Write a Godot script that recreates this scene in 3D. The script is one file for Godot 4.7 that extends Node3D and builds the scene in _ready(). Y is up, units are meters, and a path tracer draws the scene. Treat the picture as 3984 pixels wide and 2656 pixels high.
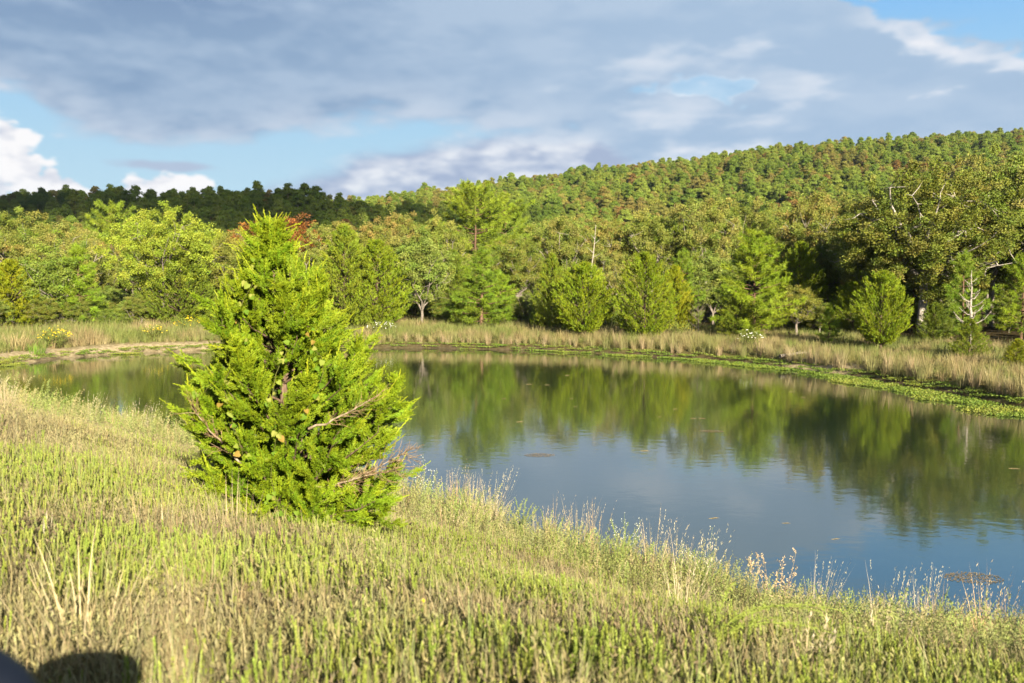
extends Node3D

var rng := RandomNumberGenerator.new()
var shore := PackedVector2Array()
var sdf := PackedFloat32Array()
var used := {}
var M := {}
var nz := FastNoiseLite.new()
var nz2 := FastNoiseLite.new()
const CAM_Y := 4.5
const EXPOSURE := 3.9
const SX0 := -50.0
const SZ0 := -5.0
const SN := 221

# ------------------------------------------------------------------ small helpers
func rf(a: float, b: float) -> float:
	return rng.randf_range(a, b)

func rdir() -> Vector3:
	var z := rf(-1, 1)
	var a := rf(0, TAU)
	var r := sqrt(1.0 - z * z)
	return Vector3(r * cos(a), z, r * sin(a))

func lin(r: float, g: float, b: float) -> Color:
	return Color(r, g, b)

func vary(c: Color, amount: float, hue := 0.06) -> Color:
	var k := 1.0 + rf(-amount, amount)
	return Color(c.r * k * (1.0 + rf(-hue, hue)), c.g * k, c.b * k * (1.0 + rf(-hue, hue)) )

func numbered(called: String) -> String:
	if not used.has(called):
		used[called] = 0
		return called
	used[called] += 1
	return "%s_%03d" % [called, used[called]]

func tag(o: Node, label := "", category := "", group := "", kind := "") -> Node:
	if label: o.set_meta("label", label)
	if category: o.set_meta("category", category)
	if group: o.set_meta("group", group)
	if kind: o.set_meta("kind", kind)
	return o

func thing(called: String, label: String, category: String, at: Vector3, turn := 0.0, group := "") -> Node3D:
	var o := Node3D.new()
	o.name = numbered(called)
	add_child(o)
	o.position = at
	o.rotation.y = turn
	tag(o, label, category, group)
	return o

func part(called: String, mesh: Mesh, mat: Material, parent: Node) -> MeshInstance3D:
	var o := MeshInstance3D.new()
	o.name = called if parent != self else numbered(called)
	o.mesh = mesh
	o.material_override = mat
	parent.add_child(o, true)
	if called in ["flower_heads", "seed_pods", "seed_heads", "blades", "twigs", "leaves"]: o.set_meta("kind", "stuff")
	return o

func many(called: String, mesh: Mesh, mat: Material, xs: Array, cs: PackedColorArray, parent: Node = self) -> MultiMeshInstance3D:
	var mm := MultiMesh.new()
	mm.transform_format = MultiMesh.TRANSFORM_3D
	mm.use_colors = true
	mm.mesh = mesh
	mm.instance_count = xs.size()
	for i in xs.size():
		mm.set_instance_transform(i, xs[i])
		mm.set_instance_color(i, cs[i])
	var o := MultiMeshInstance3D.new()
	o.name = called if parent != self else numbered(called)
	o.multimesh = mm
	o.material_override = mat
	parent.add_child(o, true)
	return o

# a bag of loose triangles
class Bag:
	var v := PackedVector3Array()
	var c := PackedColorArray()
	var n := PackedVector3Array()
	func stamp(shape: PackedVector3Array, xf: Transform3D, color: Color) -> void:
		v.append_array(xf * shape)
		var cc := PackedColorArray()
		cc.resize(shape.size())
		cc.fill(color)
		c.append_array(cc)
	func mesh() -> ArrayMesh:
		var a := []
		a.resize(Mesh.ARRAY_MAX)
		a[Mesh.ARRAY_VERTEX] = v
		a[Mesh.ARRAY_COLOR] = c
		if n.size() == v.size(): a[Mesh.ARRAY_NORMAL] = n
		var m := ArrayMesh.new()
		m.add_surface_from_arrays(Mesh.PRIMITIVE_TRIANGLES, a)
		return m
	# a bent tube through points with a radius for each
	func tube(p: PackedVector3Array, r: PackedFloat32Array, sides: int, color: Color) -> void:
		var rings := []
		var nrm := []
		var x := Vector3.RIGHT
		for i in p.size():
			var t := (p[mini(i + 1, p.size() - 1)] - p[maxi(i - 1, 0)]).normalized()
			if absf(t.dot(x)) > 0.95: x = Vector3.FORWARD if absf(t.z) < 0.9 else Vector3.UP
			x = (x - t * t.dot(x)).normalized()
			var y := t.cross(x)
			var ring := PackedVector3Array()
			var rn := PackedVector3Array()
			for k in sides:
				var a := TAU * k / sides
				var d := x * cos(a) + y * sin(a)
				rn.append(d)
				ring.append(p[i] + d * r[i])
			rings.append(ring)
			nrm.append(rn)
		for i in p.size() - 1:
			for k in sides:
				var j := (k + 1) % sides
				v.append_array([rings[i][k], rings[i + 1][k], rings[i + 1][j], rings[i][k], rings[i + 1][j], rings[i][j]])
				n.append_array([nrm[i][k], nrm[i + 1][k], nrm[i + 1][j], nrm[i][k], nrm[i + 1][j], nrm[i][j]])
				for q in 6: c.append(color)

func up_basis(dir: Vector3, roll: float, s: float) -> Basis:
	var y := dir.normalized()
	var x := y.cross(Vector3.UP if absf(y.y) < 0.95 else Vector3.RIGHT).normalized()
	var z := x.cross(y)
	var q := Basis(x, y, z).rotated(y, roll)
	return Basis(q.x * s, q.y * s, q.z * s)

# leaf of two triangles from a base along a direction
func blade(dst: PackedVector3Array, base: Vector3, dir: Vector3, side: Vector3, length: float, width: float, lift := 0.0) -> void:
	var tip := base + dir * length
	var mid := base + dir * length * 0.45 + dir.cross(side) * lift
	dst.append_array([base, mid - side * width * 0.5, tip, base, tip, mid + side * width * 0.5])

func spike(dst: PackedVector3Array, base: Vector3, dir: Vector3, side: Vector3, length: float, width: float) -> void:
	dst.append_array([base - side * width * 0.5, base + dir * length, base + side * width * 0.5])

func ortho(d: Vector3) -> Vector3:
	var s := d.cross(rdir())
	return s.normalized() if s.length() > 0.05 else d.cross(Vector3.RIGHT).normalized()

# ------------------------------------------------------------------ terrain
func smooth(a: float, b: float, x: float) -> float:
	var t := clampf((x - a) / (b - a), 0.0, 1.0)
	return t * t * (3.0 - 2.0 * t)

func make_shore() -> void:
	var p := PackedVector2Array([Vector2(-27.5,45),Vector2(-26.5,48.5),Vector2(-25,54.5),Vector2(-20.5,58.5),Vector2(-15,60.3),Vector2(-9.2,61),Vector2(-4,60.3),Vector2(0.7,59.2),Vector2(6,55.8),Vector2(12.4,50),Vector2(15.4,43),Vector2(17.0,36.8),Vector2(18.0,31.6),Vector2(19,24.5),Vector2(21.5,19),Vector2(21,14.5),Vector2(17,11),Vector2(12,10.2),Vector2(6.6,11.0),Vector2(3.7,12.3),Vector2(0.9,15.6),Vector2(-2.4,19),Vector2(-8.4,24.2),Vector2(-13.5,28.8),Vector2(-18.2,33.6),Vector2(-23.5,38.5)])
	var m := p.size()
	var wob := FastNoiseLite.new()
	wob.frequency = 0.35
	for i in m:
		for k in 6:
			var q := p[i].cubic_interpolate(p[(i + 1) % m], p[(i + m - 1) % m], p[(i + 2) % m], k / 6.0)
			shore.append(q + Vector2(wob.get_noise_2d(q.x, q.y), wob.get_noise_2d(q.y + 90.0, q.x)) * 0.7)
	sdf.resize(SN * SN)
	var cnt := shore.size()
	for j in SN:
		for i in SN:
			var q := Vector2(SX0 + i * 0.5, SZ0 + j * 0.5)
			var best := 1e9
			for k in cnt:
				var a := shore[k]
				var e := shore[(k + 1) % cnt] - a
				var w := q - a
				var t := clampf(w.dot(e) / e.length_squared(), 0.0, 1.0)
				best = minf(best, (w - e * t).length_squared())
			sdf[j * SN + i] = sqrt(best) * (-1.0 if Geometry2D.is_point_in_polygon(q, shore) else 1.0)

# metres outside the water's edge (negative on the water); d is the distance ahead, -z
func off(x: float, d: float) -> float:
	var u := clampf((x - SX0) / 0.5, 0.0, SN - 1.001)
	var w := clampf((d - SZ0) / 0.5, 0.0, SN - 1.001)
	var i := int(u)
	var j := int(w)
	var fu := u - i
	var fw := w - j
	var k := j * SN + i
	var s := lerpf(lerpf(sdf[k], sdf[k + 1], fu), lerpf(sdf[k + SN], sdf[k + SN + 1], fu), fw)
	var ox := maxf(absf(x - 5.0) - 55.0, 0.0)
	var od := maxf(absf(d - 50.25) - 55.25, 0.0)
	return s + sqrt(ox * ox + od * od)

func near_bank(x: float, d: float) -> float:
	var side := ((x + 27.5) * (13.5 - 43.0) - (d - 43.0) * 49.0) / 57.2
	return smooth(-2.5, 2.5, side)

func hill(x: float, d: float) -> float:
	var left := 15.5 - 6.0 * smooth(-70, 5, x) - 10.0 * smooth(5, 70, x)
	left += 1.5 * sin(x * 0.035) + 1.0 * sin(x * 0.083 + 1.0)
	var a := left * exp(-pow((d - 295.0) / 62.0, 2.0))
	var rx := x * 500.0 / maxf(d, 250.0)
	var ridge := curve([-260.0, 8.0, -150.0, 16.0, -83.0, 30.0, -41.0, 36.0, 5.0, 40.0, 52.0, 44.0, 145.0, 54.0, 273.0, 64.0, 420.0, 72.0, 900.0, 60.0], rx)
	var b := ridge * smooth(150, 510, d) * (1.0 - 0.4 * smooth(530, 900, d))
	return maxf(a, b) + (2.2 * sin(x * 0.021 + d * 0.013) + 1.6 * sin(d * 0.045 - x * 0.03)) * smooth(150, 300, d)

func high(x: float, d: float) -> float:
	var s := off(x, d)
	if s < 0.0: return maxf(-1.6, s * 0.3)
	var w := near_bank(x, d)
	var hn := 3.0 * (1.0 - exp(-(s * 0.275) / 3.0 * (1.0 + 0.028 * s * s)))
	var hf := 0.10 + 0.36 * (1.0 - exp(-s / 0.8)) + 0.045 * minf(s, 12.0) + 0.012 * maxf(s - 12.0, 0.0)
	var bump := nz.get_noise_2d(x * 3.0, d * 3.0) * 0.10 * smooth(0.0, 3.0, s)
	return lerpf(hf + hill(x, d), hn, w) + bump

func on(x: float, d: float, sink := 0.03) -> Vector3:
	return Vector3(x, high(x, d) - sink, -d)

# ------------------------------------------------------------------ materials
func mat(rough := 0.9, spec := 0.3, back := 0.0) -> StandardMaterial3D:
	var m := StandardMaterial3D.new()
	m.vertex_color_use_as_albedo = true
	m.roughness = rough
	m.metallic_specular = spec
	m.cull_mode = BaseMaterial3D.CULL_DISABLED
	if back > 0.0:
		m.backlight_enabled = true
		m.backlight = Color(back, back, back)
	return m

func noise_tex(freq: float, octaves: int, seed_: int, ramp: Array, size := 512, normal := false) -> NoiseTexture2D:
	var t := NoiseTexture2D.new()
	var f := FastNoiseLite.new()
	f.noise_type = FastNoiseLite.TYPE_SIMPLEX_SMOOTH
	f.frequency = freq
	f.fractal_octaves = octaves
	f.seed = seed_
	t.noise = f
	t.width = size
	t.height = size
	t.seamless = true
	t.as_normal_map = normal
	if ramp.size():
		var g := Gradient.new()
		g.offsets = PackedFloat32Array([0.0, 0.5, 1.0])
		g.colors = PackedColorArray(ramp)
		t.color_ramp = g
	return t

func make_materials() -> void:
	M.leaf = mat(0.6, 0.35, 0.55)
	M.needle = mat(0.6, 0.3, 0.35)
	M.grass = mat(0.7, 0.25, 0.6)
	M.far = mat(0.8, 0.2, 0.3)
	M.petal = mat(0.7, 0.2, 0.5)
	M.leaf.albedo_color = Color(1.08, 1.08, 0.62).linear_to_srgb()
	M.needle.albedo_color = Color(1.08, 1.08, 0.60).linear_to_srgb()
	M.far.albedo_color = Color(1.04, 1.02, 0.70).linear_to_srgb()
	M.grass.albedo_color = Color(0.90, 0.90, 0.84).linear_to_srgb()
	var b := mat(0.95, 0.2)
	b.albedo_texture = noise_tex(0.03, 4, 5, [Color(0.45, 0.43, 0.4), Color(0.75, 0.73, 0.7), Color(1, 1, 1)], 256)
	b.uv1_triplanar = true
	b.uv1_scale = Vector3(2.5, 0.6, 2.5)
	b.heightmap_enabled = true
	b.heightmap_texture = b.albedo_texture
	b.heightmap_scale = 1.5
	M.bark = b
	var g := mat(1.0, 0.1)
	g.albedo_texture = noise_tex(0.02, 5, 9, [Color(0.55, 0.5, 0.42), Color(0.82, 0.8, 0.72), Color(1, 1, 0.95)], 512)
	g.uv1_triplanar = true
	g.uv1_world_triplanar = true
	g.uv1_scale = Vector3(0.35, 0.35, 0.35)
	M.ground = g
	var w := StandardMaterial3D.new()
	w.albedo_color = Color(0.013, 0.023, 0.010).linear_to_srgb()
	w.roughness = 0.03
	w.metallic_specular = 0.7
	w.clearcoat_enabled = true
	w.clearcoat = 0.6
	w.clearcoat_roughness = 0.10
	w.heightmap_enabled = true
	w.heightmap_texture = noise_tex(0.012, 4, 21, [], 1024)
	w.heightmap_scale = 0.15
	w.uv1_triplanar = true
	w.uv1_world_triplanar = true
	w.uv1_scale = Vector3(0.11, 0.11, 0.16)
	M.water = w

# ------------------------------------------------------------------ everything
func _ready() -> void:
	rng.seed = 4242
	nz.noise_type = FastNoiseLite.TYPE_SIMPLEX_SMOOTH
	nz.frequency = 0.06
	nz.fractal_octaves = 3
	nz.seed = 3
	nz2.noise_type = FastNoiseLite.TYPE_SIMPLEX_SMOOTH
	nz2.frequency = 0.06
	nz2.fractal_octaves = 2
	nz2.seed = 8
	# camera: 33 mm lens, seated eye height above the dam's crest, tilted down a little
	var cam := Camera3D.new()
	cam.name = "camera"
	cam.position = Vector3(0, CAM_Y, 0)
	cam.rotation = Vector3(-0.06676, 0, 0)
	var attr := CameraAttributesPhysical.new()
	attr.frustum_focal_length = 32.97
	attr.frustum_near = 0.05
	attr.frustum_far = 4000.0
	attr.frustum_focus_distance = 22.0
	attr.exposure_aperture = 3.0
	cam.attributes = attr
	add_child(cam)
	cam.current = true
	make_sky()
	# low afternoon sun behind the camera's right shoulder
	var sun := DirectionalLight3D.new()
	sun.name = "sun"
	sun.light_color = Color(1.0, 0.95, 0.85)
	sun.light_energy = 1.6
	sun.light_angular_distance = 0.5
	sun.shadow_enabled = true
	sun.sky_mode = DirectionalLight3D.SKY_MODE_LIGHT_ONLY
	add_child(sun)
	sun.look_at_from_position(Vector3.ZERO, SUN)
	make_materials()
	make_shapes()
	make_shore()
	build_ground()
	build_trees()
	front_cedar()
	build_wood()
	place_bank()
	place_far_bank()
	build_details()

const SUN := Vector3(-0.318, -0.362, -0.876)

func build_details() -> void:
	# near bank
	branchy("white_weed", "white flowered weed at the water's edge just right of the front cedar", "weed", -1.55, 16.6, 1.05, 7, lin(0.20, 0.24, 0.08), lin(0.75, 0.74, 0.68), "flower", 9)
	branchy("white_weed", "white flowered weed between the two straw coloured bunch grasses at the water's edge", "weed", 1.75, 14.2, 0.90, 7, lin(0.20, 0.25, 0.08), lin(0.72, 0.73, 0.62), "flower", 13)
	branchy("white_weed", "open branched weed with pale round seed heads left of the dry tan pod plant", "weed", 2.45, 11.8, 1.05, 5, lin(0.24, 0.27, 0.12), lin(0.62, 0.60, 0.45), "flower", 10)
	branchy("pod_plant", "dry tan plant covered in papery seed pods against the water on the right", "weed", 3.05, 10.6, 1.10, 7, lin(0.33, 0.25, 0.15), lin(0.50, 0.38, 0.23), "pod", 15)
	leafy_spire("arching green leafy stems bowing over to the right in the lower right", 1.02, 4.7, 0.40, [[0.52, 0.1, 1.5, 0.72], [0.72, -0.1, 1.45, 0.85], [0.60, 0.2, 1.25, 0.68], [0.3, 0.2, 1.0, 0.2], [0.15, -0.2, 1.0, 0.1]], lin(0.21, 0.26, 0.05))
	leafy_spire("leafy green weed spires at the water's edge right of the front cedar", 0.15, 15.4, 0.8, [[0.1, 0, 1, 0], [-0.1, 0.1, 1.1, 0.05], [0.2, 0, 0.9, 0], [0.3, 0.1, 0.85, 0], [-0.2, 0, 0.8, 0]], lin(0.22, 0.27, 0.06))
	leafy_spire("leafy weed spires standing highest on the bank at the far left", -14.6, 28.6, 1.1, [[0.2, 0, 1, 0], [-0.3, 0.1, 1.0, 0.05], [0.5, 0, 0.9, 0.1], [0.9, 0.1, 0.8, 0], [-0.7, 0, 0.8, 0], [1.2, 0, 0.85, 0.05]], lin(0.24, 0.27, 0.08))
	leafy_spire("leafy green weed spires at the water's edge in the lower right", 4.7, 10.2, 0.8, [[0.15, 0, 1, 0], [-0.15, 0.1, 1.1, 0.05], [0.3, 0, 0.8, 0.1], [-0.35, 0, 0.75, 0], [0.02, 0.1, 0.9, 0]], lin(0.23, 0.28, 0.06))
	leafy_spire("leafy weed spires on the bank directly left of the front cedar", -8.6, 21.6, 0.9, [[0.15, 0, 1, 0], [-0.35, 0.1, 0.9, 0.05], [0.5, 0, 0.9, 0.1], [-0.75, 0, 0.8, 0]], lin(0.26, 0.28, 0.09))
	plume_grass("reddish straw bunch grass left of the white flowered weeds at the water's edge", 0.65, 14.4, 30, 1.05, lin(0.40, 0.27, 0.14))
	plume_grass("tall straw bunch grass behind the open branched weed", 1.9, 12.4, 36, 1.2, lin(0.42, 0.33, 0.20))
	plume_grass("pale feathery bunch grass with bent plumes left of the dry tan pod plant", 1.75, 9.4, 40, 1.15, lin(0.46, 0.38, 0.26))
	plume_grass("thin straw bunch grass close to the front cedar's right foot", -0.9, 13.2, 20, 0.85, lin(0.38, 0.29, 0.16))
	plume_grass("straw bunch grass in the lower right among green weeds", 2.6, 6.4, 18, 0.55, lin(0.42, 0.34, 0.22))
	plume_grass("sparse straw bunch grass nearest the camera at the lower right", 1.45, 4.5, 14, 0.40, lin(0.42, 0.34, 0.22))
	plume_grass("tan bunch grass on the bank at the left edge", -10.6, 19.5, 40, 1.1, lin(0.44, 0.35, 0.23))
	clump("rush_clump", "dense brown rush clump at the right edge of the near bank", "rushes", 4.42, 8.25, 260, 0.45, 0.3, 0.62, 0.007, 0.75, 0.7, lin(0.17, 0.13, 0.07))
	clump("dry_stalks", "pale dry grass stalks leaning in front of the front cedar's left foot", "grass", -2.30, 7.55, 22, 0.16, 0.30, 0.62, 0.007, 0.12, 0.1, lin(0.46, 0.38, 0.26))
	clump("dry_stalks", "pale dry stalks standing alone in the grass left of the front cedar", "grass", -2.62, 6.95, 10, 0.05, 0.25, 0.45, 0.006, 0.12, 0.1, lin(0.50, 0.43, 0.32))
	clump("dry_stalks", "single bleached stalk tuft in the green weeds near the left edge", "grass", -3.0, 5.95, 9, 0.03, 0.16, 0.30, 0.009, 0.12, 0.1, lin(0.50, 0.45, 0.33))
	clump("dry_stalks", "long sprawling straw blades beside the shadow at the lower left", "grass", -1.95, 4.15, 34, 0.22, 0.3, 0.60, 0.008, 0.7, 0.5, lin(0.45, 0.37, 0.22))
	clump("dry_stalks", "brown twiggy dead stems at the foot of the front cedar", "brush", -1.93, 7.85, 60, 0.22, 0.15, 0.42, 0.006, 0.9, 0.2, lin(0.27, 0.19, 0.12))
	clump("dry_stalks", "dry red brown stems at the water's edge beside the pod plant", "grass", 3.5, 11.3, 30, 0.2, 0.25, 0.5, 0.006, 0.5, 0.3, lin(0.27, 0.14, 0.08))
	branchy("yellow_weed", "small weed with yellow flowers in the middle of the near grass", "weed", -0.47, 4.5, 0.20, 3, lin(0.2, 0.25, 0.06), lin(0.65, 0.50, 0.02), "flower", 3)
	# the ragged fringe: more of the bunch grasses and leafy weeds along the edge
	var sources := [get_node("bunch_grass"), get_node("bunch_grass_001"), get_node("bunch_grass_002"), get_node("leafy_weed_001"), get_node("leafy_weed_003")]
	var tries := 0
	var made := 0
	while made < 60 and tries < 2000:
		tries += 1
		var x := rf(-15.0, 6.5)
		var d := rf(8.0, 29.0)
		var s := off(x, d)
		if s < 0.35 or s > 2.3 or near_bank(x, d) < 0.6 or absf(x) > 0.54 * d or Vector2(x + 2.1, d - 8.75).length() < 2.0: continue
		var k := rng.randi() % 5
		var o: Node3D = sources[k].duplicate()
		o.name = numbered("bunch_grass" if k < 3 else "leafy_weed")
		add_child(o)
		o.position = on(x, d)
		o.rotation.y = rf(-0.9, 0.9)
		o.scale = Vector3.ONE * rf(0.65, 1.1)
		if k < 3: tag(o, "straw bunch grass in the ragged fringe along the near bank's edge", "grass", "straw bunch grasses in the near bank's fringe")
		else: tag(o, "leafy green weed in the ragged fringe along the near bank's edge", "weed", "leafy weeds in the near bank's fringe")
		made += 1
	# far bank
	flower_bush("yellow flowered bush at the water on the left beside the sandy edge", -26.6, 54.6, 1.25, 2.0, lin(0.70, 0.50, 0.02), 80, "bush")
	flower_bush("yellow flowered bush above the middle of the sandy edge", -22.9, 59.8, 1.1, 1.7, lin(0.65, 0.46, 0.02), 45, "bush")
	flower_bush("yellow flowered bush at the foot of the dark olive cedar", -22.3, 64.6, 1.1, 2.2, lin(0.70, 0.52, 0.02), 70, "bush")
	flower_bush("white flowered bush on the far bank right of the front cedar", -9.1, 65.3, 0.9, 2.1, lin(0.60, 0.60, 0.56), 60, "bush")
	flower_bush("green bush with white flowers on the far shore below the wide pine", 13.5, 52.9, 1.1, 1.5, lin(0.58, 0.58, 0.54), 34, "bush")
	flower_bush("green bush with a few yellow flowers below the narrow yellow green cedar", 10.6, 59.9, 1.0, 2.4, lin(0.60, 0.48, 0.03), 18, "bush")
	clump("rush_clump", "pale tan plume grass standing tall at the sandy edge on the left", "grass", -23.3, 60.6, 40, 0.3, 0.8, 1.6, 0.03, 0.25, 0.3, lin(0.48, 0.38, 0.22))
	clump("rush_clump", "round mound of pale tan grass at the left edge by the water", "grass", -28.0, 52.9, 240, 0.9, 0.6, 1.25, 0.022, 0.6, 0.7, lin(0.38, 0.30, 0.16))
	clump("rush_clump", "short bright green rush clump in front of the pale tan mound", "rushes", -26.6, 52.3, 110, 0.5, 0.4, 0.8, 0.02, 0.5, 0.3, lin(0.13, 0.22, 0.03))
	shore_clumps()
	# things afloat
	var twig := Bag.new()
	twig.tube(PackedVector3Array([Vector3(-0.22, 0, 0), Vector3(-0.05, 0.012, 0.03), Vector3(0.1, 0.01, -0.01), Vector3(0.24, 0, 0.04)]), PackedFloat32Array([0.008, 0.014, 0.012, 0.004]), 5, lin(0.30, 0.25, 0.14))
	twig.tube(PackedVector3Array([Vector3(0.02, 0.005, 0.01), Vector3(0.1, 0.01, 0.1)]), PackedFloat32Array([0.008, 0.003]), 4, lin(0.30, 0.25, 0.14))
	var tm := twig.mesh()
	var first: Node = null
	for k in 20:
		var d := rf(15.0, 44.0)
		var x := rf(-0.05, 0.55) * d
		if off(x, d) > -1.0: continue
		var o: Node3D
		if first == null:
			o = part("floating_twig", tm, M.bark, self)
			first = o
		else:
			o = first.duplicate()
			o.name = numbered("floating_twig")
			add_child(o)
		o.position = Vector3(x, 0.0, -d)
		o.rotation.y = rf(-0.5, 0.5)
		o.scale = Vector3.ONE * rf(0.3, 0.6)
		tag(o, "thin pale twig or leaf scrap floating on the pond", "floating debris", "scraps floating on the pond")
	for e in [[6.95, 13.87, 0.36, "brown scum patch floating on the pond near the right edge"], [0.71, 23.74, 0.32, "rusty leaf scum floating on the pond in the middle"], [5.9, 27.5, 0.28, "rusty leaf scum floating on the pond beside the reflected pine"]]:
		var b := Bag.new()
		for k in 420:
			var a := rf(0, TAU)
			var r := sqrt(rng.randf()) * float(e[2])
			var sh := PackedVector3Array()
			var dd := Vector3(rf(-1, 1), 0.05, rf(-1, 1)).normalized()
			blade(sh, Vector3(cos(a) * r * 1.2, rf(0.002, 0.005), sin(a) * r * 0.8), dd, Vector3.UP.cross(dd).normalized(), 0.035, 0.02)
			b.stamp(sh, Transform3D(), vary(lin(0.20, 0.15, 0.085), 0.2))
		var o := part("floating_scum", b.mesh(), M.petal, self)
		o.position = Vector3(e[0], 0.0, -float(e[1]))
		tag(o, e[3], "floating debris")
	fallen_log()
	mirror()
	shade_cloud()

func fallen_log() -> void:
	var b := Bag.new()
	b.tube(limb_curve(Vector3(-0.9, 0.10, 0), Vector3(0.9, 0.22, 0.2), 0.03, 6, 0.03), radii(6, 0.10, 0.05), 8, lin(0.42, 0.38, 0.32))
	for q in 5: b.tube(limb_curve(Vector3(-0.6 + 0.3 * q, 0.15, 0.05), Vector3(-0.4 + 0.3 * q + rf(-0.2, 0.2), rf(0.3, 0.55), rf(0, 0.3)), 0, 3, 0.08), radii(3, 0.03, 0.008), 5, lin(0.42, 0.38, 0.32))
	var o := thing("driftwood", "bleached driftwood lying on the pale mud of the far shore", "log", on(14.6, 48.6), 0.5)
	part("trunk", b.mesh(), M.bark, o)

func shore_clumps() -> void:
	var meshes := []
	for k in 4:
		var b := Bag.new()
		for i in 70:
			var a := PackedVector3Array()
			var g := rf(0, TAU)
			var u := Vector3(cos(g), 0, sin(g))
			bent(a, u * 0.28 * sqrt(rng.randf()), (Vector3.UP + u * rf(0.0, 0.32)).normalized(), (u + rdir() * 0.4) * 0.3, rf(0.7, 1.4), 0.018, 4)
			b.stamp(a, Transform3D(), vary([lin(0.28, 0.23, 0.13), lin(0.24, 0.21, 0.10), lin(0.21, 0.21, 0.085), lin(0.30, 0.23, 0.14)][k], 0.22, 0.08))
		meshes.append(b.mesh())
	var first: Node = null
	var made := 0
	var i := 0
	while i < shore.size():
		var q := shore[i]
		var nx := shore[(i + 1) % shore.size()]
		i += 1
		if q.y < 27.0 or q.x < -9.5 or near_bank(q.x, q.y) > 0.3: continue
		var steps := int(q.distance_to(nx) / 0.55) + 1
		for k in steps:
			var p := q.lerp(nx, float(k) / steps)
			var outw := Vector2(nx.y - q.y, q.x - nx.x).normalized()
			if off(p.x + outw.x * 2.0, p.y + outw.y * 2.0) < 0.0: outw = -outw
			p += outw * rf(0.4, 1.2)
			if absf(p.x) > 0.58 * p.y or rng.randf() < 0.15: continue
			var o: Node3D
			if first == null:
				o = part("rush_tussock", meshes[0], M.grass, self)
				first = o
			else:
				o = first.duplicate()
				o.name = numbered("rush_tussock")
				o.mesh = meshes[made % 4]
				add_child(o)
			o.position = on(p.x, p.y)
			o.rotation.y = rf(0, TAU)
			var z := rf(0.45, 0.85) * (0.85 if p.x < 4.0 else 1.05)
			o.scale = Vector3(z, z, z)
			tag(o, "tan rush tussock in the row along the far shore", "rushes", "rush tussocks along the far shore")
			made += 1
	print("tussocks ", made)

func mirror() -> void:
	# the car's wing mirror, close to the lens and out of focus
	var o := thing("car_mirror", "dark navy car mirror, blurred, in the bottom left corner beside its own shadow", "car mirror", Vector3(-0.705, 4.030, -0.95))
	var paint := StandardMaterial3D.new()
	paint.albedo_color = Color(0.004, 0.006, 0.012).linear_to_srgb()
	paint.roughness = 0.5
	paint.metallic_specular = 0.3
	var st := SurfaceTool.new()
	st.begin(Mesh.PRIMITIVE_TRIANGLES)
	var nu := 28
	var nv := 16
	for j in nv + 1:
		for i in nu + 1:
			var a := TAU * i / nu
			var b := -PI / 2 + PI * j / nv
			var p := Vector3(signf(cos(a)) * pow(absf(cos(a)), 0.85) * pow(cos(b), 0.7), signf(sin(a)) * pow(absf(sin(a)), 0.85) * pow(cos(b), 0.7), sin(b))
			st.set_smooth_group(0)
			st.add_vertex(Vector3(p.x * 0.215, p.y * 0.10 + p.x * 0.012, p.z * 0.075))
	for j in nv:
		for i in nu:
			var k := j * (nu + 1) + i
			for q in [k, k + nu + 1, k + 1, k + 1, k + nu + 1, k + nu + 2]: st.add_index(q)
	st.generate_normals()
	part("housing", st.commit(), paint, o)
	var glass := StandardMaterial3D.new()
	glass.metallic = 1.0
	glass.roughness = 0.03
	glass.albedo_color = Color(0.75, 0.77, 0.78)
	var g := QuadMesh.new()
	g.size = Vector2(0.3, 0.13)
	var gl := part("glass", g, glass, o)
	gl.position = Vector3(0, 0, 0.078)
	var arm := Bag.new()
	arm.tube(PackedVector3Array([Vector3(-0.02, -0.05, 0), Vector3(-0.06, -0.13, 0.05), Vector3(-0.14, -0.19, 0.16), Vector3(-0.2, -0.2, 0.3)]), PackedFloat32Array([0.04, 0.035, 0.035, 0.05]), 10, Color.WHITE)
	part("arm", arm.mesh(), paint, o)

func shade_cloud() -> void:
	# the cloud, high behind the camera, that keeps the left hill in shade
	var b := Bag.new()
	var ball := SphereMesh.new()
	ball.radius = 1.0
	ball.height = 2.0
	ball.radial_segments = 20
	ball.rings = 10
	var arr := ball.get_mesh_arrays()
	var bv: PackedVector3Array = arr[Mesh.ARRAY_VERTEX]
	var bi: PackedInt32Array = arr[Mesh.ARRAY_INDEX]
	var flat := PackedVector3Array()
	for i in bi: flat.append(bv[i])
	var centre := Vector3(-112, 14, -285) - SUN * 700.0
	for k in 60:
		var at := Vector3(rf(-1, 1) * 92.0, rf(-6, 6), rf(-1, 1) * 70.0)
		var r := rf(18, 30)
		b.stamp(flat, Transform3D(Basis.from_scale(Vector3(r, r * 0.55, r)), at), Color(0.9, 0.9, 0.9))
	var mist := mat(1.0, 0.0)
	mist.transparency = BaseMaterial3D.TRANSPARENCY_ALPHA
	mist.albedo_color = Color(1, 1, 1, 0.12)
	var o := part("cloud", b.mesh(), mist, self)
	o.position = centre
	tag(o, "white cloud behind the camera that shades the left hill", "cloud")

# ------------------------------------------------------------------ sky
func mixc(a: Color, b: Color, t: float) -> Color:
	return a.lerp(b, clampf(t, 0.0, 1.0))

func curve(pts: Array, x: float) -> float:
	if x <= pts[0]: return pts[1]
	var i := 0
	while i + 3 < pts.size():
		if x < pts[i + 2]:
			var t: float = (x - pts[i]) / (pts[i + 2] - pts[i])
			return lerpf(pts[i + 1], pts[i + 3], t * t * (3.0 - 2.0 * t))
		i += 2
	return pts[pts.size() - 1]

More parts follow.
